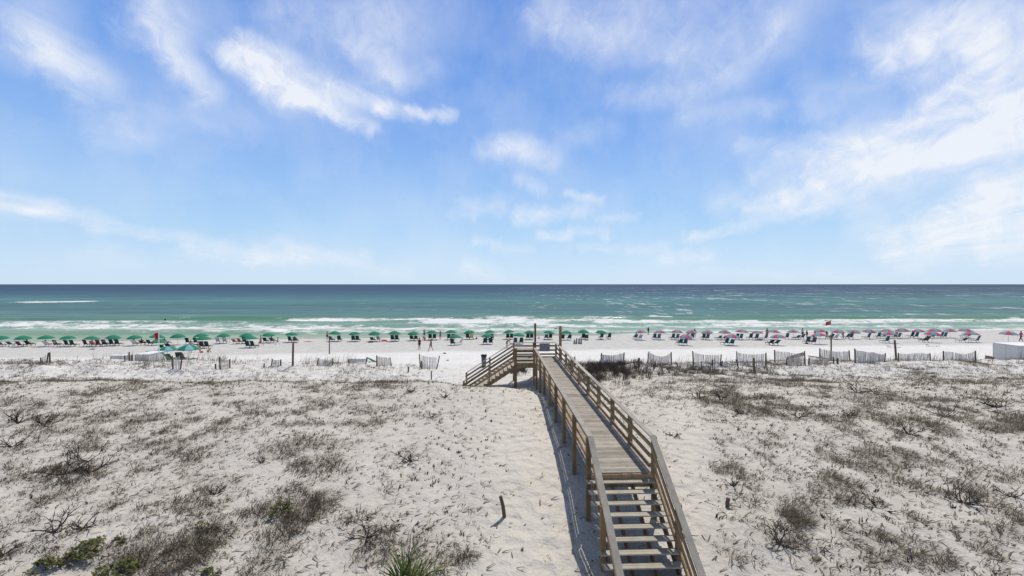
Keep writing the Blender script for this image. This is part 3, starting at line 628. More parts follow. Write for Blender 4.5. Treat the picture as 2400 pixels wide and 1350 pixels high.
mound(1860,1215,75,.38,60,'dark grey grass mound leaning toward the boardwalk')
mound(1700,1100,80,.25,50,'low grey grass mound near the boardwalk steps')
mound(2355,1005,110,.34,80,'brown grass mound at the end of the far scrub band')
mound(1090,1310,60,.16,40,'small dark leafy grass mound beside the palmetto')
def palmetto():
    p = hit(962, 1345, ymin=8); p = Vector((p.x, p.y - .65, gz(p.x, p.y - .65)))
    t = thing('palmetto', 'green fan leaved palmetto rising at the bottom edge of the dune', 'palm', p)
    for (ax, ay, up, L) in ((-.42, .1, 1.0, .85), (-.12, .2, 1.0, 1.05), (.06, .25, 1.0, 1.1), (.85, .25, .85, 1.15), (1.15, .1, .5, 1.0), (-.9, .2, .7, .75), (.3, .7, .8, .8)):
        d = Vector((ax, ay, up)).normalized(); s = d.cross(Vector((0, 1, .3))).normalized(); nrm = d.cross(s)
        st = d * L * .38; B = []; T = []; Mi = []
        for k in range(15):
            an = R(-42 + 84 * k / 14); e = (d * math.cos(an) + s * math.sin(an) + nrm * .12 * math.sin(k * 1.7)).normalized(); ll = L * random.uniform(.75, .98) * (1 - .25 * abs(an))
            B.append(st); Mi.append(st + e * ll * .5); T.append(st + e * ll + Vector((0, 0, -.10 * ll)))
        me = blade_mesh('frond', np.array(B), np.array(T), np.array(Mi), np.full(15, .042), PALM, rng.uniform(0, 1, 15)); f = link('frond', me, t)
        mb = MB(); mb.tube([(0, 0, -.05), tuple(st)], [.012, .008], 5); mb.build('stalk', PALM, f)
palmetto()

# ------------------------------------------------------------------ boardwalk
DZ = 5.93
BW = thing('boardwalk', 'long raised timber boardwalk with rails, a landing and steps down to the sand', 'boardwalk', (3.25, 13.47, 0), R(2.15))
BWM = Matrix.Translation((3.25, 13.47, 0)) @ Matrix.Rotation(R(2.15), 4, 'Z')
def bwz(x, y):
    w = BWM @ Vector((x, y, 0)); return gz(w.x, w.y)
def boardwalk():
    LEN, LF, LX = 21.85, 18.75, -2.3; pw = .138; rl = .95
    mb = MB(); y = .07
    while y < LEN:
        x0 = -rl + .01 if y < LF else LX + .02; x1 = rl - .01
        mb.box(((x0 + x1) / 2, y, DZ - .019), (x1 - x0, pw - .008, .038)); y += pw
    mb.build('deck', DECK, BW)
    for x in (-.80, 0, .80):
        mb = MB(); mb.box((x, LEN / 2, DZ - .16), (.045, LEN - .1, .235)); mb.build('joist', WOOD, BW)
    mb = MB(); mb.box((0, -.022, DZ - .125), (1.86, .04, .17)); mb.build('fascia', WOOD, BW)
    mb = MB(); mb.box(((LX - rl) / 2, LF - .0, DZ - .20), (-LX - rl - .06, .045, .30)); mb.build('fascia', WOOD, BW)
    mb = MB(); mb.box((-.65, LEN + .03, DZ - .20), (3.1, .045, .30)); mb.build('fascia', WOOD, BW)
    for yy in (LF + 1.0, LF + 2.0): mb = MB(); mb.box(((LX - rl) / 2, yy, DZ - .16), (-LX - rl - .1, .045, .235)); mb.build('joist', WOOD, BW)
    def post(x, y, top, w=.135, name='post', m=WOOD):
        mb = MB(); b = min(bwz(x, y) - .35, DZ - .4); mb.box((x, y, (top + b) / 2), (w, w, top - b)); mb.build(name, m, BW)
    CAPZ = DZ + 1.07
    for k in range(8): post(-rl - .035, .06 + 2.4 * k, CAPZ - .036)
    post(-rl - .035, LF + .03, CAPZ - .036)
    for k in range(9): post(rl + .035, .06 + 2.4 * k, CAPZ - .036)
    post(rl + .035, LEN - .03, CAPZ - .036)
    post(LX, LF + .02, CAPZ - .036, .2); post(LX, LEN, CAPZ - .036, .14); post(-.75, LEN + .06, CAPZ - .036)
    def rail(a, b, w, h, name, m): 
        mb = MB(); a = Vector(a); b = Vector(b); n = max(1, round((b - a).length / 4.8))
        for i in range(n):
            d = (b - a) / n; e = d.normalized() * .003; mb.beam(a + d * i + e, a + d * (i + 1) - e, w, h)
        mb.build(name, m, BW)
    CO = .93
    rail((-CO, .02, CAPZ - .018), (-CO, LF + .10, CAPZ - .018), .17, .036, 'cap_rail', CAPM)
    rail((CO, .02, CAPZ - .018), (CO, LEN + .08, CAPZ - .018), .17, .036, 'cap_rail', CAPM)
    rail((-CO - .09, LF + .015, CAPZ - .020), (LX - .08, LF + .015, CAPZ - .020), .17, .036, 'cap_rail', CAPM)
    rail((CO - .09, LEN, CAPZ - .020), (LX - .08, LEN, CAPZ - .020), .17, .036, 'cap_rail', CAPM)
    for zc in (.16, .47, .80):
        rail((-.86, .08, DZ + zc), (-.86, LF, DZ + zc), .038, .12, 'side_rail', WOOD)
        rail((.86, .08, DZ + zc), (.86, LEN - .05, DZ + zc), .038, .12, 'side_rail', WOOD)
        rail((LX + .1, LF + .07, DZ + zc), (-1.03, LF + .07, DZ + zc), .038, .12, 'side_rail', WOOD)
        rail((LX + .08, LEN - .09, DZ + zc), (.83, LEN - .09, DZ + zc), .038, .12, 'side_rail', WOOD)
    post(-.62, LEN + .17, DZ + 2.52, .15, 'tall_post'); post(1.10, LEN - 1.55, DZ + 2.45, .18, 'tall_post')
    # steps at the near end
    r, t, N = .18, .28, 13
    mb0 = MB(); mb0.box((0, -.02, DZ - .32), (1.78, .036, .2)); st = mb0.build('staircase', WOOD, BW)
    for x in (-.86, -.30, .30, .86): mb0 = MB(); mb0.beam((x, .0, DZ - .34), (x, -t * N, DZ - r * N - .34), .04, .26); mb0.build('stringer', WOOD, st)
    for k in range(1, N + 1):
        mb = MB(); zt = DZ - r * k - .018
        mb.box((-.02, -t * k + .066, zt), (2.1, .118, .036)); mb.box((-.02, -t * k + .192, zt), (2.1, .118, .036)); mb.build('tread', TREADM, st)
    sl = -r / t; e = -t * N - .1
    rail((-CO, .012, CAPZ - .018), (-CO, e, CAPZ - .018 + sl * (-e)), .17, .036, 'cap_rail', CAPM)
    rail((CO, .012, CAPZ - .018), (CO, e, CAPZ - .018 + sl * (-e)), .17, .036, 'cap_rail', CAPM)
    for zc in (.24, .52, .82):
        for x in (-.86, .86): rail((x, 0, DZ + zc), (x, e, DZ + zc + sl * -e), .038, .11, 'side_rail', WOOD)
    for yy in (-1.75, -3.5):
        for x in (-rl - .035, rl + .035): post(x, yy, CAPZ - .05 + sl * -yy)
    # steps from the landing down to the beach
    N2 = 12; y0, y1 = LF + .03, LEN - .03
    mb0 = MB(); mb0.box((LX + .08, (y0 + y1) / 2, DZ - .18), (.04, y1 - y0 - .2, .26)); st2 = mb0.build('staircase', WOOD, BW)
    for yy in (y0 + .03, (y0 + y1) / 2, y1 - .06):
        mb0 = MB()
        # saw-toothed stringer
        vs = []; top = []
        for k in range(N2 + 1):
            top.append((LX - t * k, DZ - .04 - r * k)); top.append((LX - t * k, DZ - .04 - r * (k + 1)))
        bot = [(LX - t * N2, DZ - r * (N2 + 1) - .25), (LX, DZ - .46)]
        for s in (-.022, .022): vs += [(x, yy + s, z) for x, z in top] + [(x, yy + s, z) for x, z in bot]
        n = len(top) + 2; fs = []
        for k in range(N2):
            i = 2 * k + 1; xa, xb = top[i][0], top[i + 1][0]
            zl = lambda x: DZ - .46 + (x - LX) * (DZ - .46 - (DZ - r * (N2 + 1) - .25)) / (t * N2)
            za, zb = zl(xa), zl(xb); o = []
            mbq = [(xa, yy - .022, top[i][1]), (xb, yy - .022, top[i + 1][1]), (xb, yy - .022, zb), (xa, yy - .022, za), (xa, yy + .022, top[i][1]), (xb, yy + .022, top[i + 1][1]), (xb, yy + .022, zb), (xa, yy + .022, za)]
            mb0.add(mbq, [(0, 1, 2, 3), (7, 6, 5, 4), (0, 4, 5, 1), (3, 2, 6, 7)], tint=.4)
        mb0.build('stringer', WOOD, st2)
    for k in range(1, N2 + 1):
        mb = MB(); zt = DZ - .04 - r * k + .02
        for q in (.075, .215): mb.box((LX - t * k + q, (y0 + y1) / 2, zt), (.132, y1 - y0 + .06, .036))
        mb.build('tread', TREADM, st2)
    ex = 3.72
    for yy in (LF + .015, LEN):
        rail((LX - .10, yy, CAPZ - .04), (LX - ex, yy, CAPZ - .04 + sl * (ex - .1)), .15, .045, 'cap_rail', CAPM)
        for zc in (.20, .49, .79): rail((LX - .06, yy, DZ + zc), (LX - ex, yy, DZ + zc + sl * (ex - .06)), .038, .125, 'side_rail', WOOD)
        for q in (1.85, ex - .08): post(LX - q, yy + (.06 if yy < 20 else -.06), CAPZ - .05 + sl * (q - .1), .125)
boardwalk()
def sign():
    w = BWM @ Vector((.08, 21.66, DZ + .70))
    t = thing('sign_board', 'blank grey back of a notice board fixed to the landing rail', 'sign', w, R(2.15))
    mb = MB(); mb.box((0, 0, 0), (.80, .02, .62)); mb.build('board', SIGNM, t)
    mb = MB()
    for z in (.05, -.18): mb.box((0, -.016, z), (.78, .012, .03))
    mb.build('batten', SIGNM, t)
    mb = MB(); mb.tube([(-.03, -.012, .21), (-.03, -.03, .21)], .03, 8); mb.build('bolt', BLACKM, t)
sign()

# ------------------------------------------------------------------ umbrellas and chairs
def canopy_mesh(name, mats, pat, Rr=1.12, drop=.48, ns=8, nr=6, rot=0.):
    mb = MB(); sub = 3
    def pt(a, r, off):
        seg = 2 * math.pi / ns; u = ((a % seg) / seg - .5) * 2; rr = r * Rr * (1 - .055 * r * (1 - u * u)); z = drop * (1 - r ** 1.9) + .02 * (1 - u * u) * r - off
        return (rr * math.cos(a + rot), rr * math.sin(a + rot), z)
    for k in range(ns):
        for off in (0, .012):
            vs = []; fs = []
            for j in range(nr + 1):
                for i in range(sub + 1):
                    a = 2 * math.pi * (k + i / sub * .99999) / ns; vs.append(pt(a, j / nr, off))
            for j in range(nr):
                for i in range(sub):
                    q = (j * (sub + 1) + i, (j + 1) * (sub + 1) + i, (j + 1) * (sub + 1) + i + 1, j * (sub + 1) + i + 1); fs.append(q if off == 0 else q[::-1])
            if off == 0:   # hem
                b = nr * (sub + 1)
                for i in range(sub): vs += []
            mb.add(vs, fs, pat[k % len(pat)], .5)
        vs = []
        for i in range(sub + 1):
            a = 2 * math.pi * (k + i / sub * .99999) / ns; x, y, z = pt(a, 1, 0); vs += [(x, y, z), (x * 1.01, y * 1.01, z - .07)]
        mb.add(vs, [(2 * i, 2 * i + 1, 2 * i + 3, 2 * i + 2) for i in range(sub)], pat[k % len(pat)], .5)
    mb.tube([(0, 0, drop - .01), (0, 0, drop + .07)], [.03, .02], 6, 0)
    return mb.mesh(name, mats)
def pole_mesh(h):
    mb = MB(); mb.tube([(0, 0, -.3), (0, 0, h)], .022, 6); 
    return mb.mesh('pole', STEEL)
CAN = {}
for i in range(4):
    CAN['g', i] = canopy_mesh('canopy', [UGREEN], [0], rot=i * .4)
    CAN['p', i] = canopy_mesh('canopy', [UPINK, UTEAL], [0, 1], rot=.35 + i * .2)
    CAN['t', i] = canopy_mesh('canopy', [UGREEN, UPALE], [0, 1], Rr=1.15, rot=-.35 + .02 * i)
POLE = pole_mesh(1.62)
def chair_meshes(tilt, leg=True):
    fr = MB(); sl = MB(); bt = math.radians(tilt); by, bz = -.95 * math.cos(bt), .95 * math.sin(bt)
    for s in (-.29, .29):
        fr.beam((s, -.05, .33), (s, 1.25 if leg else .5, .33), .04, .05); fr.beam((s, 0, .33), (s, by, .33 + bz), .04, .05)
        fr.beam((s, .05, .33), (s, -.2, 0), .04, .04); fr.beam((s, .95 if leg else .45, .33), (s, .95 if leg else .5, 0), .04, .04)
        fr.beam((s * 1.12, -.22, .56), (s * 1.12, .35, .56), .06, .025); fr.beam((s * 1.1, .3, .33), (s * 1.1, .3, .56), .03, .03)
    fr.beam((-.29, by, .33 + bz), (.29, by, .33 + bz), .04, .04); fr.beam((-.29, 1.25 if leg else .5, .33), (.29, 1.25 if leg else .5, .33), .04, .04)
    sl.beam((0, .02, .35), (0, 1.2 if leg else .48, .35), .53, .015); sl.beam((0, 0, .36), (0, by * .99, .35 + bz * .99), .56, .02)
    return fr, sl
CH = {}
for t_ in (66, 50, 38):
    fr, sl = chair_meshes(t_)
    for k, m in (('g', SLG), ('t', SLT), ('w', SLW), ('r', SLR), ('m', SLM), ('b', SLB), ('y', YELM)):
        CH[k, t_] = (fr.mesh('frame', DKFRAME if k in 'gmb' else FRAME), sl.mesh('sling', m))
ORD = ['first', 'second', 'third', 'fourth', 'fifth', 'sixth', 'seventh', 'eighth', 'ninth', 'tenth', 'eleventh', 'twelfth', 'thirteenth', 'fourteenth', 'fifteenth', 'sixteenth', 'seventeenth', 'eighteenth', 'nineteenth', 'twentieth'] + ['twenty-' + k for k in ('first', 'second', 'third', 'fourth', 'fifth', 'sixth', 'seventh', 'eighth', 'ninth')] + ['thirtieth', 'thirty-first', 'thirty-second']
CNAME = {'g': 'dark green', 't': 'teal', 'w': 'pale grey', 'r': 'faded red', 'm': 'maroon', 'b': 'slate blue', 'y': 'yellow draped'}
GROW = [  # plain green parasols along the water: x, base y, chairs [(x, base y, colour, back angle)]
 (6,811,[(3,813,'b',50)]),(54,812,[(26,812,'b',38),(47,814,'m',50),(67,812,'g',50)]),(108,812,[(110,813,'w',50),(131,813,'b',66)]),(159,812,[(157,813,'g',66),(170,813,'g',66)]),(213,812,[(201,812,'m',66),(219,813,'r',50),(231,813,'m',66)]),
 (264,810,[(262,811,'g',66),(275,811,'g',66)]),(316,810,[(316,811,'w',50),(335,809,'g',38)]),(366,809,[(352,810,'g',50),(388,808,'g',50)]),(417,808,[]),(472,807,[(440,807,'g',66),(459,807,'g',66)]),
 (524,805,[(511,805,'w',66),(527,805,'w',66)]),(577,805,[(551,806,'r',38),(563,806,'r',50),(573,805,'g',66)]),(629,803,[(622,804,'g',50),(638,804,'b',50)]),(683,802,[(680,803,'g',66),(692,803,'b',50)]),
 (784,800,[(776,801,'b',50),(795,801,'g',66)]),(832,800,[(828,801,'g',66),(838,801,'g',66)]),(878,800,[(873,801,'g',38),(887,801,'w',66)]),(924,800,[(920,800,'g',66),(930,800,'g',66)]),(969,798,[(965,799,'g',50),(975,799,'g',50)]),
 (1012,797,[(1008,797,'g',66),(1018,797,'g',66)]),(1057,796,[(1052,797,'g',66),(1062,797,'g',66)]),(1101,795,[(1096,796,'g',66),(1105,796,'y',66)]),(1148,796,[(1142,796,'g',66),(1153,796,'g',66)]),(1194,795,[(1190,796,'g',66),(1199,796,'g',66)]),
 (1241,796,[(1237,796,'g',66),(1246,796,'g',66)]),(1285,796,[(1280,796,'b',50),(1290,796,'g',66)]),(1327,797,[(1319,798,'g',66),(1335,797,'g',50)]),(1367,795,[(1367,796,'g',66),(1375,797,'g',50)]),(1408,796,[(1410,795,'g',66),(1428,795,'g',66)])]
GFRONT = [(371,822,[(383,823,'g',50),(396,820,'g',50)],'beside the red flag'),(476,816,[(473,817,'g',66),(485,817,'g',66)],'behind the child in red'),(586,815,[(581,816,'g',66),(593,816,'g',66)],'behind the two faded red chairs'),(1066,809,[(1060,810,'g',66)],'next to the lone sideways chair'),(1143,807,[(1137,808,'g',66),(1150,808,'g',66)],'between the walkers and the landing'),(1215,806,[(1208,807,'b',66),(1222,807,'g',66)],'just over the landing rail')]
PROW = [(1502,797,[(1490,795,'t',50),(1500,797,'w',50)]),(1547,796,[(1534,796,'t',66),(1544,797,'t',66)]),(1586,796,[(1577,796,'t',66),(1587,797,'t',66)]),(1621,796,[(1610,796,'t',66),(1622,796,'t',66)]),(1659,796,[(1649,796,'t',66),(1658,797,'t',66)]),
 (1698,796,[(1685,797,'t',38),(1696,797,'t',38)]),(1738,796,[(1727,796,'t',66),(1736,797,'t',66)]),(1776,797,[(1759,796,'t',66),(1773,797,'t',66)]),(1814,796,[(1794,797,'t',66)]),(1860,795,[(1844,795,'t',66),(1868,796,'b',38)]),
 (1923,794,[(1880,795,'t',50),(1905,794,'t',38)]),(1962,795,[(1948,795,'t',50),(1958,796,'w',50)]),(2000,795,[(1985,794,'t',50),(1994,795,'t',66)]),(2037,794,[(2035,795,'t',66)]),(2078,793,[(2059,793,'t',66),(2072,793,'t',66)]),
 (2115,793,[(2098,793,'t',66),(2106,794,'t',66)]),(2153,793,[(2137,792,'t',66),(2147,793,'t',66)]),(2190,793,[(2184,793,'b',38)]),(2227,792,[(2206,792,'t',66),(2214,793,'t',66)]),(2262,793,[(2268,792,'b',38)])]
PFRONT = [(1609,810,[(1594,809,'t',50),(1606,810,'t',66)],'nearest the stakes'),(1716,810,[(1702,809,'t',66),(1715,810,'t',50)],'above the third fence gap'),(1824,810,[(1806,809,'b',38),(1818,810,'b',38)],'over two bare reclined chairs'),(1921,807,[(1893,806,'t',66),(1907,807,'t',66)],'beside the red flag pole'),(2086,804,[(2078,804,'t',66)],'behind the leaning brown pole'),(2184,803,[(2170,803,'b',50)],'above the low white board'),(2276,803,[(2257,803,'t',38),(2290,803,'t',66)],'above the last fence panel'),(2363,803,[],'standing alone above the white box')]
def umbrella(kind, x, y, label, group, i, p=None):
    p = p or hit(x, y, ymin=44)
    t = thing('beach_umbrella', label, 'umbrella', p, random.uniform(-.15, .15) if kind == 't' else random.uniform(0, 6.28), group)
    t.rotation_euler.x = random.gauss(0, .05); t.rotation_euler.y = random.gauss(0, .05); t.scale = [random.uniform(.94, 1.05)] * 3
    c = link('canopy', CAN[kind, i % 4], t); c.location.z = 1.36; link('pole', POLE, t)
def chair(kind, ang, x, y, label, group, rz=None, p=None):
    p = p or hit(x, y, ymin=44); t = thing('lounge_chair', label, 'chair', p, random.gauss(.05, .1) if rz is None else rz, group)
    for nm, me in zip(('frame', 'sling'), CH[kind, ang]): link(nm, me, t)
def chairs(cs, where, group):
    for j, (cx, cy, k, a) in enumerate(cs):
        side = '' if len(cs) == 1 else (('left ' if j == 0 else 'right ') if len(cs) == 2 else ('left ', 'middle ', 'right ')[j])
        chair(k, a, cx, cy, f'{side}{CNAME[k]} chair under {where}', group)
for i, (x, y, cs) in enumerate(GROW):
    umbrella('g', x, y, f'plain green parasol, {ORD[i]} from the left end of the shoreline row', 'plain green beach umbrellas', i)
    chairs(cs, f'the {ORD[i]} shoreline green parasol from the left', 'lounge chairs under the green umbrellas')
for i, (x, y, cs, w) in enumerate(GFRONT):
    umbrella('g', x, y, f'plain green parasol set back from the shoreline row, {w}', 'plain green beach umbrellas', i + 1)
    chairs(cs, f'the set back green parasol {w}', 'lounge chairs under the green umbrellas')
for i, (x, y, cs) in enumerate(PROW):
    umbrella('p', x, y, f'pink and teal parasol, {ORD[i]} from the left end of its shoreline row', 'pink and teal beach umbrellas', i)
    chairs(cs, f'the {ORD[i]} pink and teal parasol from the left', 'lounge chairs under the pink and teal umbrellas')
for i, (x, y, cs, w) in enumerate(PFRONT):
    umbrella('p', x, y, f'pink and teal parasol set back from its row, {w}', 'pink and teal beach umbrellas', i + 2)
    chairs(cs, f'the set back two-tone parasol {w}', 'lounge chairs under the pink and teal umbrellas')
def PY(px, y): 
    x = (px - 1200) / F * y; return Vector((x, y, gz(x, y)))
umbrella('t', 0, 0, 'green and pale blue parasol close to the white flag pole', 'green and pale blue beach umbrellas', 0, PY(393, 51.5))
umbrella('t', 0, 0, 'green and pale blue parasol beside the playing children', 'green and pale blue beach umbrellas', 1, PY(440, 51.5))
chair('g', 66, 0, 0, 'dark green lounge chair behind the broken grey fence panel', 'lounge chairs under the green and pale blue umbrellas', .3, PY(421, 50.3))
chair('g', 66, 0, 0, 'dark green lounge chair with legs stretched out beside the broken panel', 'lounge chairs under the green and pale blue umbrellas', -.35, PY(431, 49.8))
chair('g', 50, 0, 0, 'dark green chair in shade at the end of the large white box', 'lounge chairs under the green and pale blue umbrellas', .1, PY(399, 50.2))
chair('w', 66, 1080, 807, 'lone pale chair turned sideways beside the set back green parasol', None, 1.2)

# ------------------------------------------------------------------ people
def pose(kind):
    J = dict(pel=(0, 0, .93), spi=(0, .01, 1.13), che=(0, 0, 1.34), nec=(0, 0, 1.49), hed=(0, .015, 1.60), cro=(0, 0, 1.69), nos=(0, .115, 1.60))
    for s, n in ((-1, 'l'), (1, 'r')):
        J.update({n + 'sh': (.18 * s, 0, 1.40), n + 'el': (.24 * s, -.02, 1.12), n + 'wr': (.25 * s, .06, .88), n + 'pa': (.25 * s, .09, .79),
                  n + 'hi': (.095 * s, 0, .88), n + 'kn': (.10 * s, .02, .48), n + 'an': (.10 * s, -.02, .08), n + 'to': (.12 * s, .15, .03)})
    def st(**k): J.update(k)
    if kind in ('walk', 'run'):
        q = .30 if kind == 'walk' else .45
        st(lkn=(-.1, q * .6, .50), lan=(-.1, q, .09), lto=(-.11, q + .16, .05), rkn=(.1, -.05, .49), ran=(.1, -q * 1.1, .14), rto=(.11, -q * 1.1 + .13, .03))
        st(lel=(-.24, -.15, 1.14), lwr=(-.24, -.12, .90), lpa=(-.24, -.08, .82), rel=(.24, .10, 1.13), rwr=(.22, .27, .96), rpa=(.21, .33, .89))
    if kind == 'wide':
        st(lel=(-.42, -.02, 1.26), lwr=(-.60, 0, 1.06), lpa=(-.66, .02, 1.0), rel=(.42, -.02, 1.26), rwr=(.60, 0, 1.06), rpa=(.66, .02, 1.0))
    if kind == 'bend':
        st(spi=(0, .10, 1.10), che=(0, .28, 1.24), nec=(0, .42, 1.28), hed=(0, .54, 1.30), cro=(0, .62, 1.34), nos=(0, .58, 1.20))
        for s, n in ((-1, 'l'), (1, 'r')): st(**{n + 'sh': (.18 * s, .33, 1.24), n + 'el': (.20 * s, .42, .98), n + 'wr': (.15 * s, .50, .76), n + 'pa': (.14 * s, .53, .68)})
    if kind == 'crouch':
        st(pel=(0, -.12, .34), spi=(0, -.02, .52), che=(0, .16, .66), nec=(0, .30, .72), hed=(0, .41, .76), cro=(0, .48, .83), nos=(0, .50, .70))
        for s, n in ((-1, 'l'), (1, 'r')): st(**{n + 'sh': (.17 * s, .2, .66), n + 'el': (.21 * s, .36, .44), n + 'wr': (.16 * s, .5, .22), n + 'pa': (.15 * s, .55, .13), n + 'hi': (.1 * s, -.1, .30), n + 'kn': (.16 * s, .26, .42), n + 'an': (.14 * s, .02, .08), n + 'to': (.15 * s, .18, .03)})
    if kind == 'sit':   # reclined on a lounge chair facing +y
        st(pel=(0, .08, .47), spi=(0, -.05, .64), che=(0, -.20, .85), nec=(0, -.27, 1.0), hed=(0, -.27, 1.12), cro=(0, -.29, 1.21), nos=(0, -.16, 1.12))
        for s, n in ((-1, 'l'), (1, 'r')): st(**{n + 'sh': (.18 * s, -.22, .90), n + 'el': (.30 * s, -.02, .66), n + 'wr': (.30 * s, .2, .61), n + 'pa': (.30 * s, .28, .61), n + 'hi': (.095 * s, .12, .44), n + 'kn': (.12 * s, .55, .60), n + 'an': (.12 * s, .98, .43), n + 'to': (.13 * s, 1.02, .56)})
    return J
RAD = dict(pel=.125, spi=.115, che=.135, nec=.052, hed=.088, cro=.07, nos=.018, sh=.062, el=.043, wr=.031, pa=.034, hi=.095, kn=.06, an=.042, to=.034)
def skin_mesh(name, V, E, rad, root, m):
    me = bpy.data.meshes.new(name); me.from_pydata(V, E, []); o = bpy.data.objects.new(name, me); COL.objects.link(o)
    o.modifiers.new('skin', 'SKIN'); sv = me.skin_vertices[0].data
    for i, r in enumerate(rad): sv[i].radius = (r, r)
    sv[root].use_root = True
    su = o.modifiers.new('sub', 'SUBSURF'); su.levels = su.render_levels = 1
    dg = bpy.context.evaluated_depsgraph_get(); em = bpy.data.meshes.new_from_object(o.evaluated_get(dg)); em.name = name
    bpy.data.objects.remove(o); em.materials.clear(); em.materials.append(m); em.polygons.foreach_set('use_smooth', [True] * len(em.polygons)); return em
def person(px, py, kind, rz, h, clothes, label, skin=0, hair=0, p=None):
    """clothes: list of (name, material, 'top'/'shorts'/'dress'/'legs')"""
    p = p or hit(px, py, ymin=44); J = pose(kind); k = h / 1.75
    t = thing('person', label, 'person', p, rz); names = list(J)
    V = [Vector(J[n]) * k for n in names]; ix = {n: i for i, n in enumerate(names)}; rad = [RAD[n if n in RAD else n[1:]] * k for n in names]
    E = [('pel', 'spi'), ('spi', 'che'), ('che', 'nec'), ('nec', 'hed'), ('hed', 'cro'), ('hed', 'nos')]
    for n in 'lr': E += [('che', n + 'sh'), (n + 'sh', n + 'el'), (n + 'el', n + 'wr'), (n + 'wr', n + 'pa'), ('pel', n + 'hi'), (n + 'hi', n + 'kn'), (n + 'kn', n + 'an'), (n + 'an', n + 'to')]
    E = [(ix[a], ix[b]) for a, b in E]
    for n in 'lr':     # five fingers on each hand
        pa = V[ix[n + 'pa']]; d = (pa - V[ix[n + 'wr']]).normalized(); s = d.cross(Vector((1, 0, 0))).normalized(); c = d.cross(s)
        for q, (off, ln) in enumerate(((-.030, .062), (-.010, .075), (.010, .078), (.030, .066))):
            a = len(V); V += [pa + s * off * k + d * .035 * k, pa + s * off * k + d * (.035 + ln * .5) * k, pa + s * off * 1.1 * k + d * (.03 + ln) * k + c * .012 * k]; rad += [.010 * k, .009 * k, .007 * k]; E += [(ix[n + 'pa'], a), (a, a + 1), (a + 1, a + 2)]
        a = len(V); w = V[ix[n + 'wr']]; th = w.lerp(pa, .55); V += [th - s * .045 * k, th - s * .06 * k + d * .04 * k]; rad += [.011 * k, .008 * k]; E += [(ix[n + 'pa'], a), (a, a + 1)]
    link('body', skin_mesh('body', V, E, rad, ix['pel'], SKIN[skin]), t)
    hm = MB(); c = V[ix['hed']].lerp(V[ix['cro']], .45); nz = V[ix['nos']] - V[ix['hed']]; up = (V[ix['cro']] - V[ix['hed']]).normalized(); nz = nz.normalized(); sx = nz.cross(up)
    for i in range(5):
        pass
    vs = []; fs = []
    for i in range(6):
        for j in range(10):
            a = 2 * math.pi * j / 10; th = math.pi * .62 * i / 5; d = sx * math.sin(th) * math.cos(a) + nz * math.sin(th) * math.sin(a) + up * math.cos(th); back = max(0, -math.sin(a)) * math.sin(th)
            vs.append(c - nz * .018 * k + d * .108 * k - up * .09 * k * back)
    for i in range(5):
        for j in range(10): fs.append((i * 10 + j, i * 10 + (j + 1) % 10, (i + 1) * 10 + (j + 1) % 10, (i + 1) * 10 + j))
    hm.add(vs, fs); hm.build('hair', HAIR[hair], t, True)
    for (nm, m, cover) in clothes:
        W = []; WE = []; wr = []
        def seq(ns, rs):
            for i, n in enumerate(ns):
                if n not in done: done[n] = len(W); W.append(Vector(n) if not isinstance(n, str) else V[ix[n]].copy()); wr.append(rs[i] * k)
                if i: WE.append((done[ns[i - 1]], done[n]))
        done = {}
        if cover == 'top':
            seq(['pel', 'spi', 'che'], [.14, .135, .155])
            for n in 'lr': seq(['che', n + 'sh', n + 'el'], [0, .078, .055])
        elif cover == 'swim': seq(['pel', 'spi', 'che'], [.14, .13, .15]); [seq(['pel', n + 'hi'], [0, .105]) for n in 'lr']
        elif cover == 'dress':
            seq(['pel', 'spi', 'che'], [.155, .135, .155]); hem = V[ix['lkn']].lerp(V[ix['rkn']], .5); done['hem'] = len(W); W.append(hem + Vector((0, 0, -.1))); wr.append(.2 * k); WE.append((done['pel'], done['hem']))
        else:
            q = .75 if cover == 'shorts' else 1
            seq(['spi', 'pel'], [.12, .14])
            for n in 'lr':
                seq(['pel', n + 'hi'], [0, .11]); a = len(W); W.append(V[ix[n + 'hi']].lerp(V[ix[n + 'kn']], q)); wr.append(.085 * k); WE.append((done[n + 'hi'], a))
                if cover == 'legs': W.append(V[ix[n + 'an']].copy()); wr.append(.06 * k); WE.append((a, a + 1))
        link(nm, skin_mesh(nm, W, WE, wr, done['pel'], m), t)
    return t
def cloth(n, c): return mat(n + '_cloth', c, .9, .08, 6, 0)
NAVY = cloth('navy', (.02, .02, .05)); GREYC = cloth('grey', (.17, .17, .18)); DKRED = cloth('dark_red', (.2, .02, .05)); PINKC = cloth('pink', (.55, .05, .16)); MAG = cloth('magenta', (.25, .01, .13)); BLK = cloth('black', (.02, .02, .025)); WHC = cloth('white', (.6, .6, .6)); BLUC = cloth('blue', (.06, .08, .25)); TEALC = cloth('teal', (.08, .2, .22))
person(983, 819, 'stand', 2.7, 1.75, [('shorts', BLK, 'shorts'), ('shirt', DKRED, 'top')], 'person in dark red top and black shorts standing on open sand', 0, 0)
person(1010, 822.5, 'walk', 1.2, 1.75, [('swimsuit', NAVY, 'swim'), ('wrap', GREYC, 'shorts')], 'person in navy swimsuit and grey wrap striding across open sand', 0, 1)
person(994.5, 792, 'stand', 3.0, 1.8, [('shorts', NAVY, 'shorts')], 'bare chested person in dark shorts standing by the water between green parasols', 0, 0)
person(996, 798.5, 'crouch', 2.2, 1.7, [('swimsuit', DKRED, 'swim')], 'person crouching low on the sand below the bare chested one', 0, 2)
person(1032, 796, 'wide', 3.1, 1.75, [('shorts', GREYC, 'shorts')], 'person in grey shorts with arms held out, beside a green parasol', 0, 0)
person(767, 797, 'stand', 2.9, 1.75, [('shorts', BLK, 'shorts')], 'person in black shorts standing beside a green parasol behind a brown pole', 1, 1)
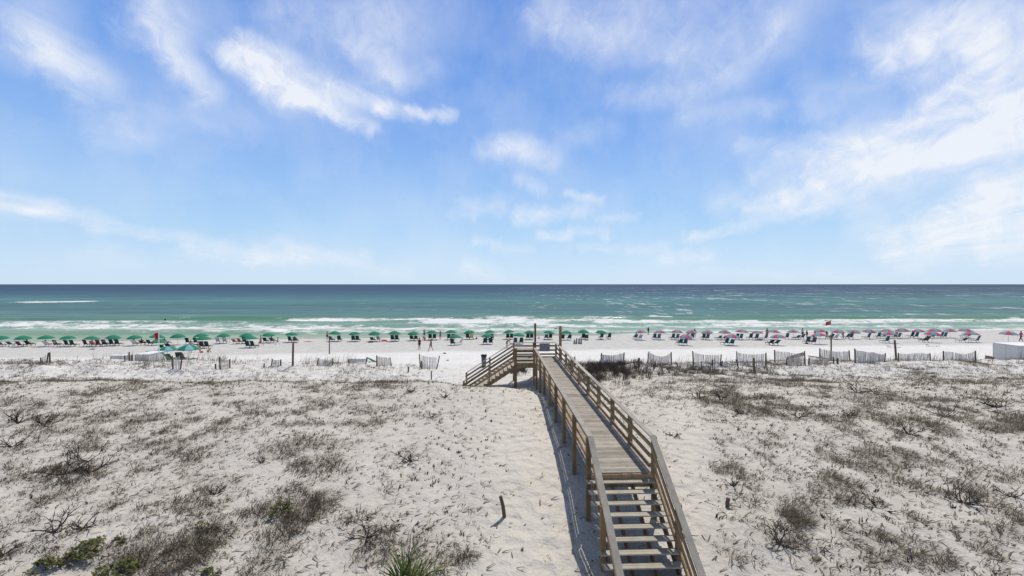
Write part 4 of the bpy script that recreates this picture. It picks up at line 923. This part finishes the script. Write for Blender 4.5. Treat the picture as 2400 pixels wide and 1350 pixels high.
person(611, 811, 'run', 1.4, 1.85, [('dress', GREYC, 'dress')], 'person in grey dress striding past the paired green parasols', 1, 2)
person(651, 808, 'run', 1.5, 1.35, [('shorts', BLUC, 'shorts')], 'child in blue shorts running near the shoreline chairs', 1, 2)
person(447, 828, 'stand', .4, 1.8, [('dress', GREYC, 'dress')], 'person in grey standing behind the green and pale blue parasol', 1, 1)
person(469, 826, 'bend', 1.5, 1.35, [('shirt', REDM, 'top'), ('shorts', REDM, 'shorts')], 'child in red shirt bending over an orange bucket', 0, 0)
person(487, 827, 'crouch', -1.3, 1.25, [('shirt', YELLOWM, 'top'), ('shorts', BLK, 'shorts')], 'child in lime yellow shirt crouching on the sand', 0, 0)
person(1188, 816, 'bend', -1.2, 1.75, [('shorts', BLK, 'shorts')], 'person in black shorts bending forward just above the stair rail', 0, 1)
person(1314, 797, 'stand', 3.0, 1.75, [('swimsuit', PINKC, 'swim')], 'person in pink half hidden by the tall brown landing post', 0, 2)
person(1516.5, 782, 'walk', -1.0, 1.8, [('shorts', NAVY, 'shorts'), ('shirt', DKRED, 'top')], 'person in dark red walking through the wash beyond the pink and teal parasols', 2, 0, Vector((31.3, 104.5, -.12)))
person(1628, 791, 'stand', 3.0, 1.8, [('shirt', BLK, 'top'), ('shorts', BLK, 'shorts')], 'person in black standing among the pink and teal parasols', 2, 0)
person(1798, 790, 'stand', 3.0, 1.8, [('shorts', NAVY, 'shorts')], 'person in navy shorts standing between two pink and teal parasols', 2, 0)
person(1881, 791, 'stand', 3.0, 1.85, [('shirt', WHC, 'top'), ('shorts', NAVY, 'shorts')], 'person in white top standing behind a teal chair', 0, 0)
person(1891, 792, 'stand', -1.4, 1.55, [('shirt', REDM, 'top'), ('shorts', DKRED, 'shorts')], 'person in red beside the one in the white top', 2, 0)
person(1910, 788, 'bend', -1.5, 1.8, [('shorts', GREYC, 'shorts')], 'person in grey leaning over beyond the flag side parasol', 0, 1)
person(1938, 794.5, 'walk', 1.4, 1.6, [('shirt', BLK, 'top'), ('shorts', BLK, 'shorts')], 'person in black stooping at the edge of a pink and teal parasol', 2, 0)
person(1976, 793, 'stand', 1.5, 1.5, [('shirt', NAVY, 'top'), ('shorts', BLUC, 'shorts')], 'person in navy standing at the rim of a pink and teal parasol', 2, 0)
person(2393, 800.5, 'walk', 1.3, 1.75, [('shawl', PINKC, 'top'), ('trousers', MAG, 'legs')], 'person in pink shawl and magenta trousers walking at the frame edge', 0, 0)
def sitter(px, py, cl, label, s=0, h=0, hh=1.7):
    p = hit(px, py, ymin=44); person(px, py, 'sit', .05, hh, cl, label, s, h, p)
sitter(67,812,[('shorts', DKRED, 'shorts')],'person reclined in the green chair nearest the frame edge parasols')
sitter(110,813,[('shirt', WHC, 'top')],'person in white reclined in a pale grey chair',1,0)
sitter(131,813,[('swimsuit', BLUC, 'swim')],'person in blue reclined in a slate blue chair',1,1)
sitter(219,813,[('swimsuit', DKRED, 'swim')],'person reclined in a faded red chair between two maroon chairs',1,2)
p_ = hit(245, 812, ymin=44); person(245, 812, 'sit', .1, 1.7, [('shirt', NAVY, 'top'), ('shorts', NAVY, 'shorts')], 'person in navy seated beside the taller maroon chair', 0, 0, p_); chair('b', 66, 0, 0, 'slate blue chair holding the person in navy', None, .1, p_)
sitter(316,811,[('shirt', GREYC, 'top')],'person in grey reclined in the pale chair left of the red flag',1,0)
sitter(335,809,[('shorts', BLK, 'shorts')],'bare chested person stretched out in the chair beside the red flag',0,0)
sitter(388,808,[('shorts', TEALC, 'shorts')],'bare chested person reclined just past the white flag pole',1,1)
sitter(396,820,[('shirt', TEALC, 'top')],'person in teal seated behind the green and pale blue parasol',1,1)
sitter(638,804,[('shirt', BLK, 'top')],'person in black seated near the running child',0,0)
sitter(692,803,[('shirt', NAVY, 'top')],'person in navy seated by red and orange bags',2,0)
sitter(887,801,[('shirt', GREYC, 'top')],'person in grey seated beside the red towel',0,0)
sitter(1335,797,[('shirt', DKRED, 'top')],'person in dark red seated past the tall landing post',2,0)
sitter(1490,795,[('shirt', BLK, 'top')],'person in black lying back at the start of the pink and teal row',2,0)
sitter(1594,809,[('shorts', DKRED, 'shorts')],'person reclined under the set back parasol nearest the stakes',2,0)
sitter(1907,807,[('shirt', DKRED, 'top')],'person in dark red seated by the red cooler',2,0)
sitter(2170,803,[('shirt', DKRED, 'top')],'person in dark red reclined above the low white board',2,0)
sitter(1948,795,[('shirt', DKRED, 'top')],'person seated just beyond the thick flag pole',2,0)
def swimmer():
    p = Vector(((387 - 1200) / F * 140.5, 140.5, -.75)); person(387, 752, 'stand', 3, 1.75, [('wetsuit', BLK, 'top')], 'swimmer in black standing waist deep in the breakers', 2, 0, p)
swimmer()

# ------------------------------------------------------------------ sand fences, posts, flags
def fence(x1, t1, b1, x2, t2, b2, label, y=None, low=False, missing=()):
    ends = []
    for (x, tt, bb) in ((x1, t1, b1), (x2, t2, b2)):
        p = hit(x, bb, ymin=36, ymax=46, miss=41) if y is None else PY(x, y); ends.append((p, (bb - tt) / ppm(p.y)))
    (a, ha), (b, hb) = ends
    t = thing('sand_fence', label, 'fence', a, group='sand fence panels along the dune edge')
    a0 = a.copy()
    for i, (p, h) in enumerate(ends):
        mb = MB(); q = p - a0; ln = random.gauss(0, .09); mb.tube([q + Vector((-ln * .3, 0, -.3)), q + Vector((ln, 0, h))], [.055, .05], 7)
        if i not in missing: mb.build('post', POSTM, t)
    mb = MB(); L = (b - a).xy.length; n = max(3, int(L / .078)); d = (b - a)
    for i in range(1, n):
        u = i / n; q = a.lerp(b, u); g = gz(q.x, q.y); sag = 4 * u * (1 - u); h = (ha * (1 - u) + hb * u) * (.93 - .10 * sag) if not low else (ha * (1 - u) + hb * u) * random.uniform(.8, 1)
        s = random.gauss(0, .012); mb.box((q.x - a0.x + s, q.y - a0.y, g - a0.z + h / 2), (.040, .012, h), Matrix.Rotation(random.gauss(0, .035), 3, 'Y'))
    for f in (.22, .52, .8):
        pts = []
        for i in range(0, 9):
            u = i / 8; q = a.lerp(b, u); g = gz(q.x, q.y); h = (ha * (1 - u) + hb * u) * (.93 - .4 * u * (1 - u)); pts.append((q.x - a0.x, q.y - a0.y + .012, g - a0.z + h * f))
        mb.tube(pts, .006, 3)
    mb.build('picket_panel', PICK, t)
for i, f in enumerate([(1407,819,849,1462,826,853),(1517,824,852,1574,825,855),(1625,823,856,1688,831,856),(1728,824,855,1795,827,856),(1816,820,850,1887,823,857),(1921,816,845,1992,821,846),(2004,817,851,2073,816,842),(2105,820,840,2181,819,840),(2211,816,840,2287,811,837)]):
    fence(*f, ['slatted fence panel nearest the boardwalk, rising from dark brush', 'slatted fence panel between the short stub and the half buried pickets', 'slatted fence panel with a notch in its top edge', 'slatted fence panel behind the thick short post', 'slatted fence panel with a red board leaning on it', 'slatted fence panel behind the dark brush clump', 'slatted fence panel ending in a strongly leaning post', 'slatted fence panel beside the tall leaning pole', 'slatted fence panel nearest the grey white box'][i])
fence(1310,826,846,1348,823,843,'slatted fence panel partly behind the boardwalk rail',41.5,missing=(0,))
for f, lab in (((97,838,851,109,827,851),'broken fan shaped fence panel beside two red brown posts'),((293,833,846,304,825,846),'short fence scrap before the white boxes'),((405,834,865,423,831,866),'tan weathered fence panel standing free before the lounge chairs'),((516,836,866,539,842,863),'narrow fence panel sloping down beside the low stub'),((636,841,857,658,843,857),'narrow fence panel near the tall brown pole'),((743,839,856,779,840,855),'low fence panel below the second tall pole'),((818,842,852,857,838,853),'weathered low fence panel before the small white box'),((883,833,858,917,838,858),'fence panel with a green board propped against it'),((985,830,861,1024,834,864),'upright fence panel standing alone on the open sand path')):
    fence(*f, lab)
for f, lab in (((1590,850,860,1625,852,860),'half buried picket row beside the notched fence panel'),((1488,850,860,1535,854,860),'half buried picket row by the short stub'),((1690,846,858,1722,849,859),'half buried leaning pickets between two fence panels'),((1843,840,856,1880,832,856),'half buried picket row under the red board'),((1895,838,854,1945,840,854),'half buried picket row under the curved brown board'),((988,846,864,1006,858,864),'toppled short pickets in front of the lone fence panel')):
    fence(*f, lab, low=True, missing=(1,))
def stake(px, top, base, r, label, lean=0., y=None, m=POSTM, group=None, name='wooden_post'):
    p = hit(px, base) if y is None else PY(px, y); h = (base - top) / ppm(p.y)
    mb = MB(); mb.tube([(0, 0, -.3), (lean * h * .5, 0, h * .5), (lean * h, 0, h)], [r * 1.02, r, r * .96], 8); o = mb.build(name, m); o.location = p
    mb = None; return tag(o, label, 'post', group)
for a in ((686,804,857,.085,'tall brown pole at the dune crest before open beach'),(772,788,830,.075,'tall brown pole farther down the beach by a green parasol'),(1497,839,862,.09,'thick short stub between the first two fence panels'),(1533,853,864,.07,'small stub beside the half buried pickets'),
          (1768,839,868,.08,'thick short post in front of a fence panel'),(1670,843,858,.06,'grey short stake before the notched fence panel'),(1644,847,862,.04,'thin dark stake left of the grey one'),(1954,837,852,.05,'thin short stake behind the dune top'),(1963,840,853,.07,'stubby post on the dune beside the thin stake'),
          (505,853,865,.06,'short stub left of the sloping narrow fence'),(619,853,862,.06,'short stub left of the tall brown pole'),(957,859,872,.06,'short dark stake near the lone fence panel'),(1011,869,889,.05,'slim grey stake on the path before the lone fence panel'),(117,826,852,.06,'red brown post right of the broken panel'),(309,831,846,.06,'red brown post right of the fence scrap')):
    stake(*a, lean=random.gauss(0, .03), group='posts along the dune edge')
stake(2101, 794, 841, .085, 'tall red brown pole leaning beside a fence panel', -.09, 43)
stake(1732, 843, 862, .05, 'dark stake leaning far over before a fence panel', -.4)
stake(1147, 872, 884, .05, 'dark stub leaning beneath the landing stairs', -.3, 37, BLACKM)
o = stake(1185, 1165, 1213, .055, 'leaning brown stub on bare sand left of the steps', -.25); o = stake(1703, 1168, 1189, .06, 'short brown stub tilted on the sand right of the steps', .2)
def flag_left():
    p = PY(374, 47.2); h = (862 - 782) / ppm(p.y)
    t = thing('flag', 'plain red warning flag hanging on a white pole', 'flag', p)
    mb = MB(); mb.tube([(0, 0, -.3), (-.10, 0, h)], [.045, .035], 8); mb.build('pole', WHITE, t)
    n = 7; vs = []; fs = []; W, H = .42, .72
    for i in range(n):
        for j in range(n):
            u = i / (n - 1); v = j / (n - 1); x = -.13 - W * u; z = h - .12 - H * v - .14 * u * (1 - .3 * v); y = .06 * math.sin(5 * u + 3 * v) * u
            if 2 <= j <= 4 and i == n - 1: x += .10
            vs.append((x, y, z))
    for i in range(n - 1):
        for j in range(n - 1): q = i * n + j; fs.append((q, q + n, q + n + 1, q + 1))
    mb = MB(); mb.add(vs, fs); f = mb.build('cloth', REDF, t, True); f.modifiers.new('thick', 'SOLIDIFY').thickness = .012
flag_left()
def flag_right():
    p = PY(1948, 48); h1 = CAMZ - (787 - HOR) / ppm(p.y) - p.z; h2 = CAMZ - (752 - HOR) / ppm(p.y) - p.z
    t = thing('flag', 'red flag with a pale emblem flying from a thick brown pole', 'flag', p)
    mb = MB(); mb.tube([(0, 0, -.3), (0, 0, h1)], .07, 8); mb.build('pole', POSTM, t)
    mb = MB(); mb.tube([(0, 0, h1 - .2), (-.03, 0, h2)], .012, 6); mb.build('staff', STEEL, t)
    n = 7; vs = []; fs = []; W, H = .55, .36
    for i in range(n):
        for j in range(n):
            u = i / (n - 1); v = j / (n - 1); vs.append((-.03 - W * u, .05 * math.sin(5 * u + 2 * v) * u, h2 - .02 - H * v - .12 * u))
    for i in range(n - 1):
        for j in range(n - 1): q = i * n + j; fs.append((q, q + n, q + n + 1, q + 1))
    mb = MB(); mb.add(vs, fs); f = mb.build('cloth', REDF, t, True); f.modifiers.new('thick', 'SOLIDIFY').thickness = .012
    mb = MB()
    for i in range(5): mb.box((-.18 - .05 * i, -.045, h2 - .20 - .05 * (.18 + .05 * i) - (.03 if i % 2 else 0)), (.035, .012, .10))
    mb.build('emblem', mat('pale_red_print', (.62, .25, .2), .8, .05, 5, 0), f)
flag_right()

# ------------------------------------------------------------------ boxes, bin and small things on the beach
def beach_box(corner, w, depth, top, y, label, side=-1, lid=0., panels=3):
    """corner: photo x of the corner nearest the viewer; the front runs from it to that side, the flank runs back from it"""
    c = PY(corner, y); zt = CAMZ - (top - HOR) / ppm(y); z0 = c.z - .12; h = zt - z0; x = side * w / 2
    t = thing('storage_box', label, 'box', (c.x, y, z0))
    mb = MB(); mb.box((x, depth / 2, h / 2 - .02), (w, depth, h - .04)); mb.build('body', BOXW, t)
    mb = MB(); mb.box((x, depth / 2, h + .012), (w + .08, depth + .08, .06), Matrix.Rotation(lid, 3, 'X')); mb.build('lid', WHITE, t)
    for i in range(panels + 1):
        mb = MB(); mb.box((side * (.03 + (w - .06) * i / panels), -.014, h / 2 - .03), (.05, .026, h - .08)); mb.build('batten', BOXW, t)
    for i in (0.03, .5, .97):
        mb = MB(); mb.box((-side * .014, depth * i, h / 2 - .03), (.026, .05, h - .08)); mb.build('batten', BOXW, t)
beach_box(347, 1.35, 2.2, 831, 46.6, 'large white beach storage box with a pale lid beside the red flag')
beach_box(297, 1.7, .6, 834, 47.5, 'lower white storage box behind the fence scrap', -1, 0, 2)
beach_box(2388, 3.0, 2.5, 811, 46.0, 'long grey white storage box cut by the frame edge', 1, 0, 4)
beach_box(855, 1.5, .9, 841, 45.5, 'small white storage box with dark tarp behind a low fence', -1, .03, 2)
def plank(a, b, w, h, m, name, label, cat):
    a = Vector(a); b = Vector(b); mb = MB(); c = (a + b) / 2; mb.beam(a - c, b - c, w, h); mb.beam(a - c + Vector((0, 0, h * .7)), a - c + (b - a) * .96 + Vector((0, 0, h * .7)), w * .6, h * .35); o = mb.build(name, m); o.location = c; return tag(o, label, cat)
def at(px, py, y): return Vector(((px - 1200) / F * y, y, CAMZ - (py - HOR) / F * y))
def folded(a, b, label):
    a = Vector(a); b = Vector(b); d = b - a; t = thing('folded_umbrella', label, 'umbrella', a)
    mb = MB(); mb.tube([d * 0, d * .1, d * .55, d * .95, d], [.05, .10, .085, .04, .015], 8); mb.build('canopy', UGREEN, t, True)
    mb = MB(); mb.tube([-d.normalized() * .35, d * 0], .02, 6); mb.build('pole', STEEL, t)
folded(at(406, 850, 46.8), at(378, 825, 46.8), 'folded green parasol propped against the large white box')
folded(at(884, 850, 44.6), at(858, 837, 44.6), 'folded dark green parasol leaning on a fence post')
plank(at(1843, 842, 40.6), at(1884, 830, 40.6), .06, .22, REDBOARD, 'leaning_board', 'faded red board leaning up against a fence panel', 'board')
plank(at(1896, 835, 41.0), at(1942, 841, 41.0), .4, .06, BROWNB, 'curved_board', 'brown board lying across the half buried pickets', 'board')
def low_lounger(px, py, label):
    p = hit(px, py, ymin=44); t = thing('folded_lounger', label, 'lounger', p, 1.35)
    mb = MB(); mb.beam((0, -.9, .14), (0, .5, .20), .55, .03); mb.build('sling', WHITE, t)
    mb = MB(); mb.beam((0, .5, .2), (0, .85, .36), .5, .03)
    for s in (-.26, .26): mb.beam((s, -.7, 0), (s, -.6, .16), .04, .04); mb.beam((s, .6, 0), (s, .5, .2), .04, .04)
    mb.build('frame', FRAME, t)
low_lounger(2185, 812, 'low white lounger lying flat before a pink and teal parasol'); low_lounger(2094, 815, 'flat grey lounger lying before the leaning brown pole')
p = PY(1134, 43.5); t = thing('trash_can', 'dark grey plastic bin with a bag folded over its rim', 'bin', p)
mb = MB(); mb.tube([(0, 0, 0), (0, 0, 1.12)], [.2, .25], 16); mb.build('body', BIN, t, True)
mb = MB()
for i in range(14):
    a = 2 * math.pi * i / 14; mb.box((.255 * math.cos(a), .255 * math.sin(a), 1.13 + .02 * (i % 3)), (.05, .115, .13), Matrix.Rotation(a, 3, 'Z'))
mb.build('bag_rim', BLACKM, t)
p = hit(2318, 833); p = PY(2319, 45.5); t = thing('crate', 'small brown crate tilted on a pale plank', 'crate', p + Vector((0, 0, .12)))
mb = MB(); mb.box((0, 0, .2), (.52, .4, .36), Matrix.Rotation(.25, 3, 'Y')); mb.build('body', BROWNB, t)
mb = MB(); mb.box((.05, 0, .40), (.56, .44, .04), Matrix.Rotation(.25, 3, 'Y')); mb.build('lid', REDBOARD, t)
plank(PY(2309, 45.2) + Vector((0, 0, .05)), PY(2352, 45.2) + Vector((0, 0, .05)), .35, .09, BOXW, 'plank', 'pale plank lying beneath the brown crate', 'plank')
for i, (px, top) in enumerate(((1346, 796), (1351, 792), (1357, 792), (1362, 793))):
    p = hit(px, 806.5, ymin=44); h = (806.5 - top) / ppm(p.y); mb = MB(); mb.tube([(0, 0, -.2), (0, 0, h * .25), (.03, 0, h * .8), (.04, 0, h)], [.16, .17, .11, .03], 7); o = mb.build('grey_stake', mat('weathered_grey', (.27, .26, .25), .9, .2, 6, 0)); o.location = p
    tag(o, ['shortest of four grey pointed stakes standing in the sand', 'grey pointed stake next to the shortest one', 'grey pointed stake third along its row of four', 'last grey pointed stake, farthest from the shortest'][i], 'stake', 'grey stakes beyond the landing')
def lump(px, py, sx, sy, sz, m, name, label, cat, ymin=44):
    p = hit(px, py, ymin=ymin); mb = MB(); vs = []; fs = []; n, k = 10, 5
    for i in range(k + 1):
        for j in range(n):
            a = 2 * math.pi * j / n; th = math.pi / 2 * i / k; r = math.cos(th) * (1 + .18 * math.sin(3 * a + px)); vs.append((sx * r * math.cos(a), sy * r * math.sin(a), sz * math.sin(th) * (1 + .2 * math.sin(2 * a + px)) - .02))
    for i in range(k):
        for j in range(n): fs.append((i * n + j, i * n + (j + 1) % n, (i + 1) * n + (j + 1) % n, (i + 1) * n + j))
    mb.add(vs, fs); o = mb.build(name, m, None, True); o.location = p; return tag(o, label, cat)
lump(900, 800, .6, .35, .28, REDM, 'beach_towel', 'crumpled red towel on the sand beside a green parasol', 'towel')
lump(722, 801, .8, .3, .12, REDM, 'beach_towel', 'flat red towel lying alone near the shoreline', 'towel')
lump(694, 804, .35, .2, .2, ORANGEM, 'beach_bag', 'orange bag beside chairs under a green parasol', 'bag')
lump(1117, 795, .22, .2, .38, DKRED, 'beach_bag', 'dark red bag on the sand past the yellow draped chair', 'bag')
lump(1110, 796, .18, .18, .28, BLACKM, 'beach_bag', 'black bag beside the yellow draped chair', 'bag')
lump(473, 827, .22, .2, .28, ORANGEM, 'bucket', 'orange bucket in front of the child in red', 'bucket')
lump(1779, 796, .7, .3, .2, SLR, 'beach_towel', 'faded red towel beside a teal chair', 'towel')
lump(1890, 806, .3, .25, .3, REDM, 'cooler', 'small red cooler in front of a teal chair', 'cooler')
lump(868, 803, .5, .3, .3, NAVY, 'beach_bag', 'navy bag heap between two shoreline chairs', 'bag')
lump(217, 819, .5, .3, .16, BLACKM, 'sand_toy', 'dark low mound of gear on sand before the maroon chairs', 'gear')
lump(1023, 798, .2, .2, .2, BLACKM, 'beach_bag', 'small black bag near the person with arms out', 'bag')
lump(1042, 829, .25, .15, .15, BLACKM, 'driftwood', 'dark driftwood lump on open sand below the walkers', 'driftwood')
lump(1049, 845, .16, .1, .1, BLACKM, 'driftwood', 'small dark driftwood lump nearer the bin', 'driftwood')
p = hit(1263, 794, ymin=44); bm_ = MB(); vs = []; fs = []
for i in range(9):
    for j in range(12):
        th = math.pi * i / 8; a = 2 * math.pi * j / 12; vs.append((.17 * math.sin(th) * math.cos(a), .17 * math.sin(th) * math.sin(a), .17 + .17 * math.cos(th)))
for i in range(8):
    for j in range(12): fs.append((i * 12 + j, (i + 1) * 12 + j, (i + 1) * 12 + (j + 1) % 12, i * 12 + (j + 1) % 12))
bm_.add(vs, fs); o = bm_.build('beach_ball', BLUEM, None, True); o.location = p; tag(o, 'blue ball on the sand beyond the landing', 'ball')
def boat():
    y = 2300; t = thing('boat', 'small white boat on the horizon', 'boat', ((1303 - 1200) / F * y, y, 0))
    mb = MB(); prof = [(-7, 1.2), (-6.5, 1.8), (3, 1.7), (7, .05)]
    vs = []
    for (x, w) in prof: vs += [(x, -w, 1.6), (x, w, 1.6), (x * .92, -w * .7, -.3), (x * .92, w * .7, -.3)]
    fs = []
    for i in range(3):
        b = i * 4; fs += [(b, b + 4, b + 5, b + 1), (b + 2, b + 3, b + 7, b + 6), (b, b + 2, b + 6, b + 4), (b + 1, b + 5, b + 7, b + 3)]
    fs += [(0, 1, 3, 2), (12, 14, 15, 13)]; mb.add(vs, fs); mb.build('hull', WHITE, t)
    mb = MB(); mb.box((-.5, 0, 2.8), (5, 2.4, 2.3)); mb.box((-1, 0, 4.05), (3.6, 2.0, .15)); mb.build('cabin', WHITE, t)
boat()
def bird(px, py, y, m, label):
    t = at(px, py, y); mb = MB(); mb.tube([(-.22, 0, 0), (-.1, 0, .01), (.08, 0, .02), (.2, 0, .03), (.26, 0, .02)], [.01, .06, .07, .035, .012], 6)
    for s in (-1, 1): mb.add([(-.08, 0, .03), (.1, 0, .03), (.06, .32 * s, .14), (-.02, .34 * s, .13), (-.1, .66 * s, .05)], [(0, 1, 2, 3), (3, 2, 4)]); mb.add([(-.08, 0, .02), (.1, 0, .02), (.06, .32 * s, .13), (-.02, .34 * s, .12), (-.1, .66 * s, .045)], [(3, 2, 1, 0), (4, 2, 3)])
    o = mb.build('gull', m); o.location = t; o.rotation_euler.z = .6; tag(o, label, 'bird')
bird(1265.5, 773, 70, WHITE, 'white gull flying between the two tall landing posts'); bird(1302, 770.5, 70, BIN, 'dark gull flying close to the tall landing post')
